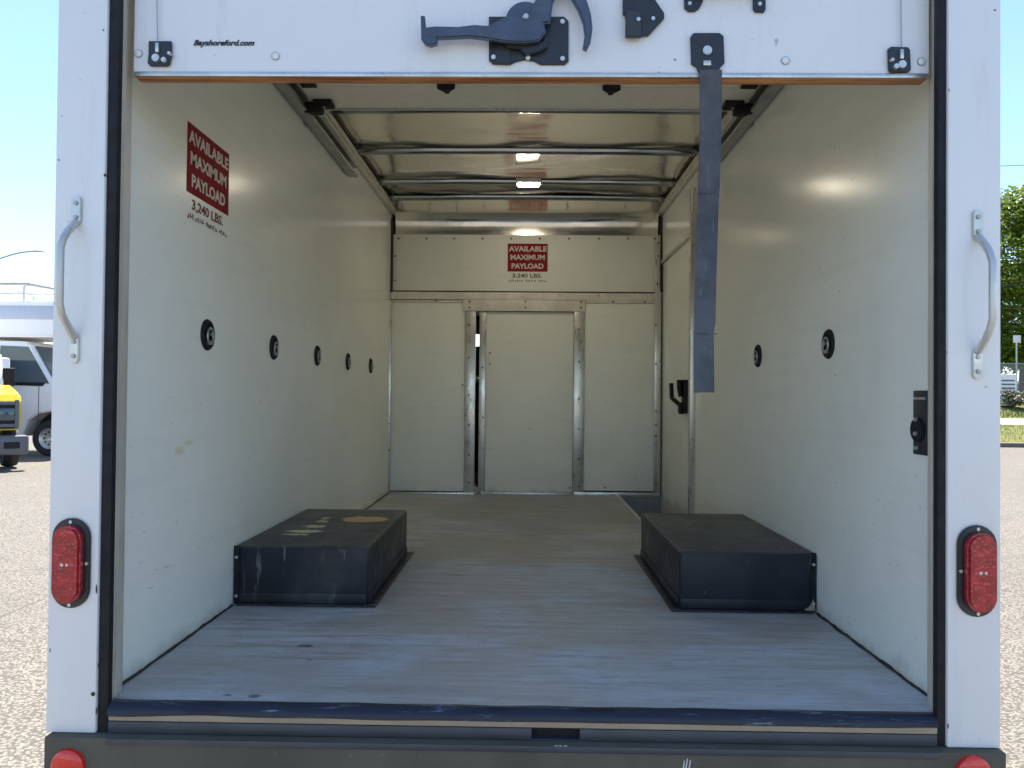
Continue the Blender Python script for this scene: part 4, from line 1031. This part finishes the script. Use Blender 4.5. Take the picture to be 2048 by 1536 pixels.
for k, (x, y, r, lab) in enumerate(((19.1, 30.6, .55, 'low flowering shrub at the foot of the fence, nearest the truck'), (20.3, 30.9, .6, 'rounded shrub with pale flowers beside the first one'), (21.6, 30.8, .5, 'small round shrub farther along the fence'))):
    t = thing('flowering_shrub', lab, 'shrub', (x, y, 1.15), 0, 'shrubs below the fence')
    bm = bmesh.new(); leaves(bm, [(Vector((rnd.uniform(-.3, .3), rnd.uniform(-.2, .2), .35+rnd.uniform(-.1, .1))), r*.7) for _ in range(5)], 1400, .07, rnd); obj('foliage', bm, M['leaf2'], t, sm=False)
    bm = bmesh.new(); leaves(bm, [(Vector((rnd.uniform(-.3, .3), rnd.uniform(-.25, .1), .45)), r*.75) for _ in range(4)], 220, .09, rnd); obj('blossom', bm, M['petal'], t, sm=False)
    bm = bmesh.new(); tube(bm, [(0, 0, -.1), (0, 0, .4)], .03, 6); obj('stem', bm, M['bark'], t)
# grass tufts along the bank edge
bm = bmesh.new()
for _ in range(14000):
    x = rnd.uniform(14, 24); y = rnd.uniform(24.7, 30.5)
    if 27.3 < y < 28.8: continue
    z = .12+(y-24.62)*.18; h = rnd.uniform(.04, .10); a = rnd.uniform(0, 6.28); dx, dy = .012*math.cos(a), .012*math.sin(a)
    yy = y+.25*math.sin(x*.13)
    bm.faces.new([bm.verts.new(q) for q in ((x-dx, yy-dy, z-.05), (x+dx, yy+dy, z-.05), (x+rnd.uniform(-.03, .03), yy+rnd.uniform(-.03, .03), z+h))])
tag(obj('grass', bm, M['grass'], sm=False), 'sunlit short grass on the bank', 'grass', kind='stuff')
# far belt of trees closing the horizon
bm = bmesh.new(); rnd = random.Random(21)
cs = [(Vector((x, 120+rnd.uniform(-5, 5), rnd.uniform(1.5, 4.5))), rnd.uniform(2.2, 3.6)) for x in [(-150+k*3.2) for k in range(95)]]
leaves(bm, cs, 16000, 1.0, rnd)
tag(obj('distant_woodland', bm, M['leaf2'], sm=False), 'far belt of trees along the horizon', 'woodland', kind='stuff')

# ------------------------------------------------------------------ every loose small piece becomes a part of its own
def explode(o):
    bm = bmesh.new(); bm.from_mesh(o.data); bm.verts.ensure_lookup_table(); seen = set(); isl = []
    for v in bm.verts:
        if v.index in seen: continue
        st = [v]; cur = []; seen.add(v.index)
        while st:
            q = st.pop(); cur.append(q.index)
            for e in q.link_edges:
                w_ = e.other_vert(q)
                if w_.index not in seen: seen.add(w_.index); st.append(w_)
        isl.append(set(cur))
    if len(isl) < 2: bm.free(); return
    base_me = o.data
    for k, ids in enumerate(isl):
        b2 = bm.copy(); b2.verts.ensure_lookup_table()
        bmesh.ops.delete(b2, geom=[v for v in b2.verts if v.index not in ids], context='VERTS')
        me = bpy.data.meshes.new(o.name.split('.')[0]); b2.to_mesh(me); b2.free()
        for m_ in base_me.materials: me.materials.append(m_)
        if k == 0: o.data = me
        else:
            c = o.copy(); c.data = me; COL.objects.link(c); c.parent = o.parent
            c.name = o.name.split('.')[0]
    bm.free()
NAMES = {'screw', 'bolt', 'rivet', 'hand_hole', 'grille_bar', 'bumper_opening', 'strap_seam', 'floor_seam', 'foot_angle', 'skirt_strip', 'front_wheel', 'door_shut_line', 'lens_badge', 'underfloor'}
for o in list(bpy.data.objects):
    if o.type == 'MESH' and o.name.split('.')[0] in NAMES: explode(o)
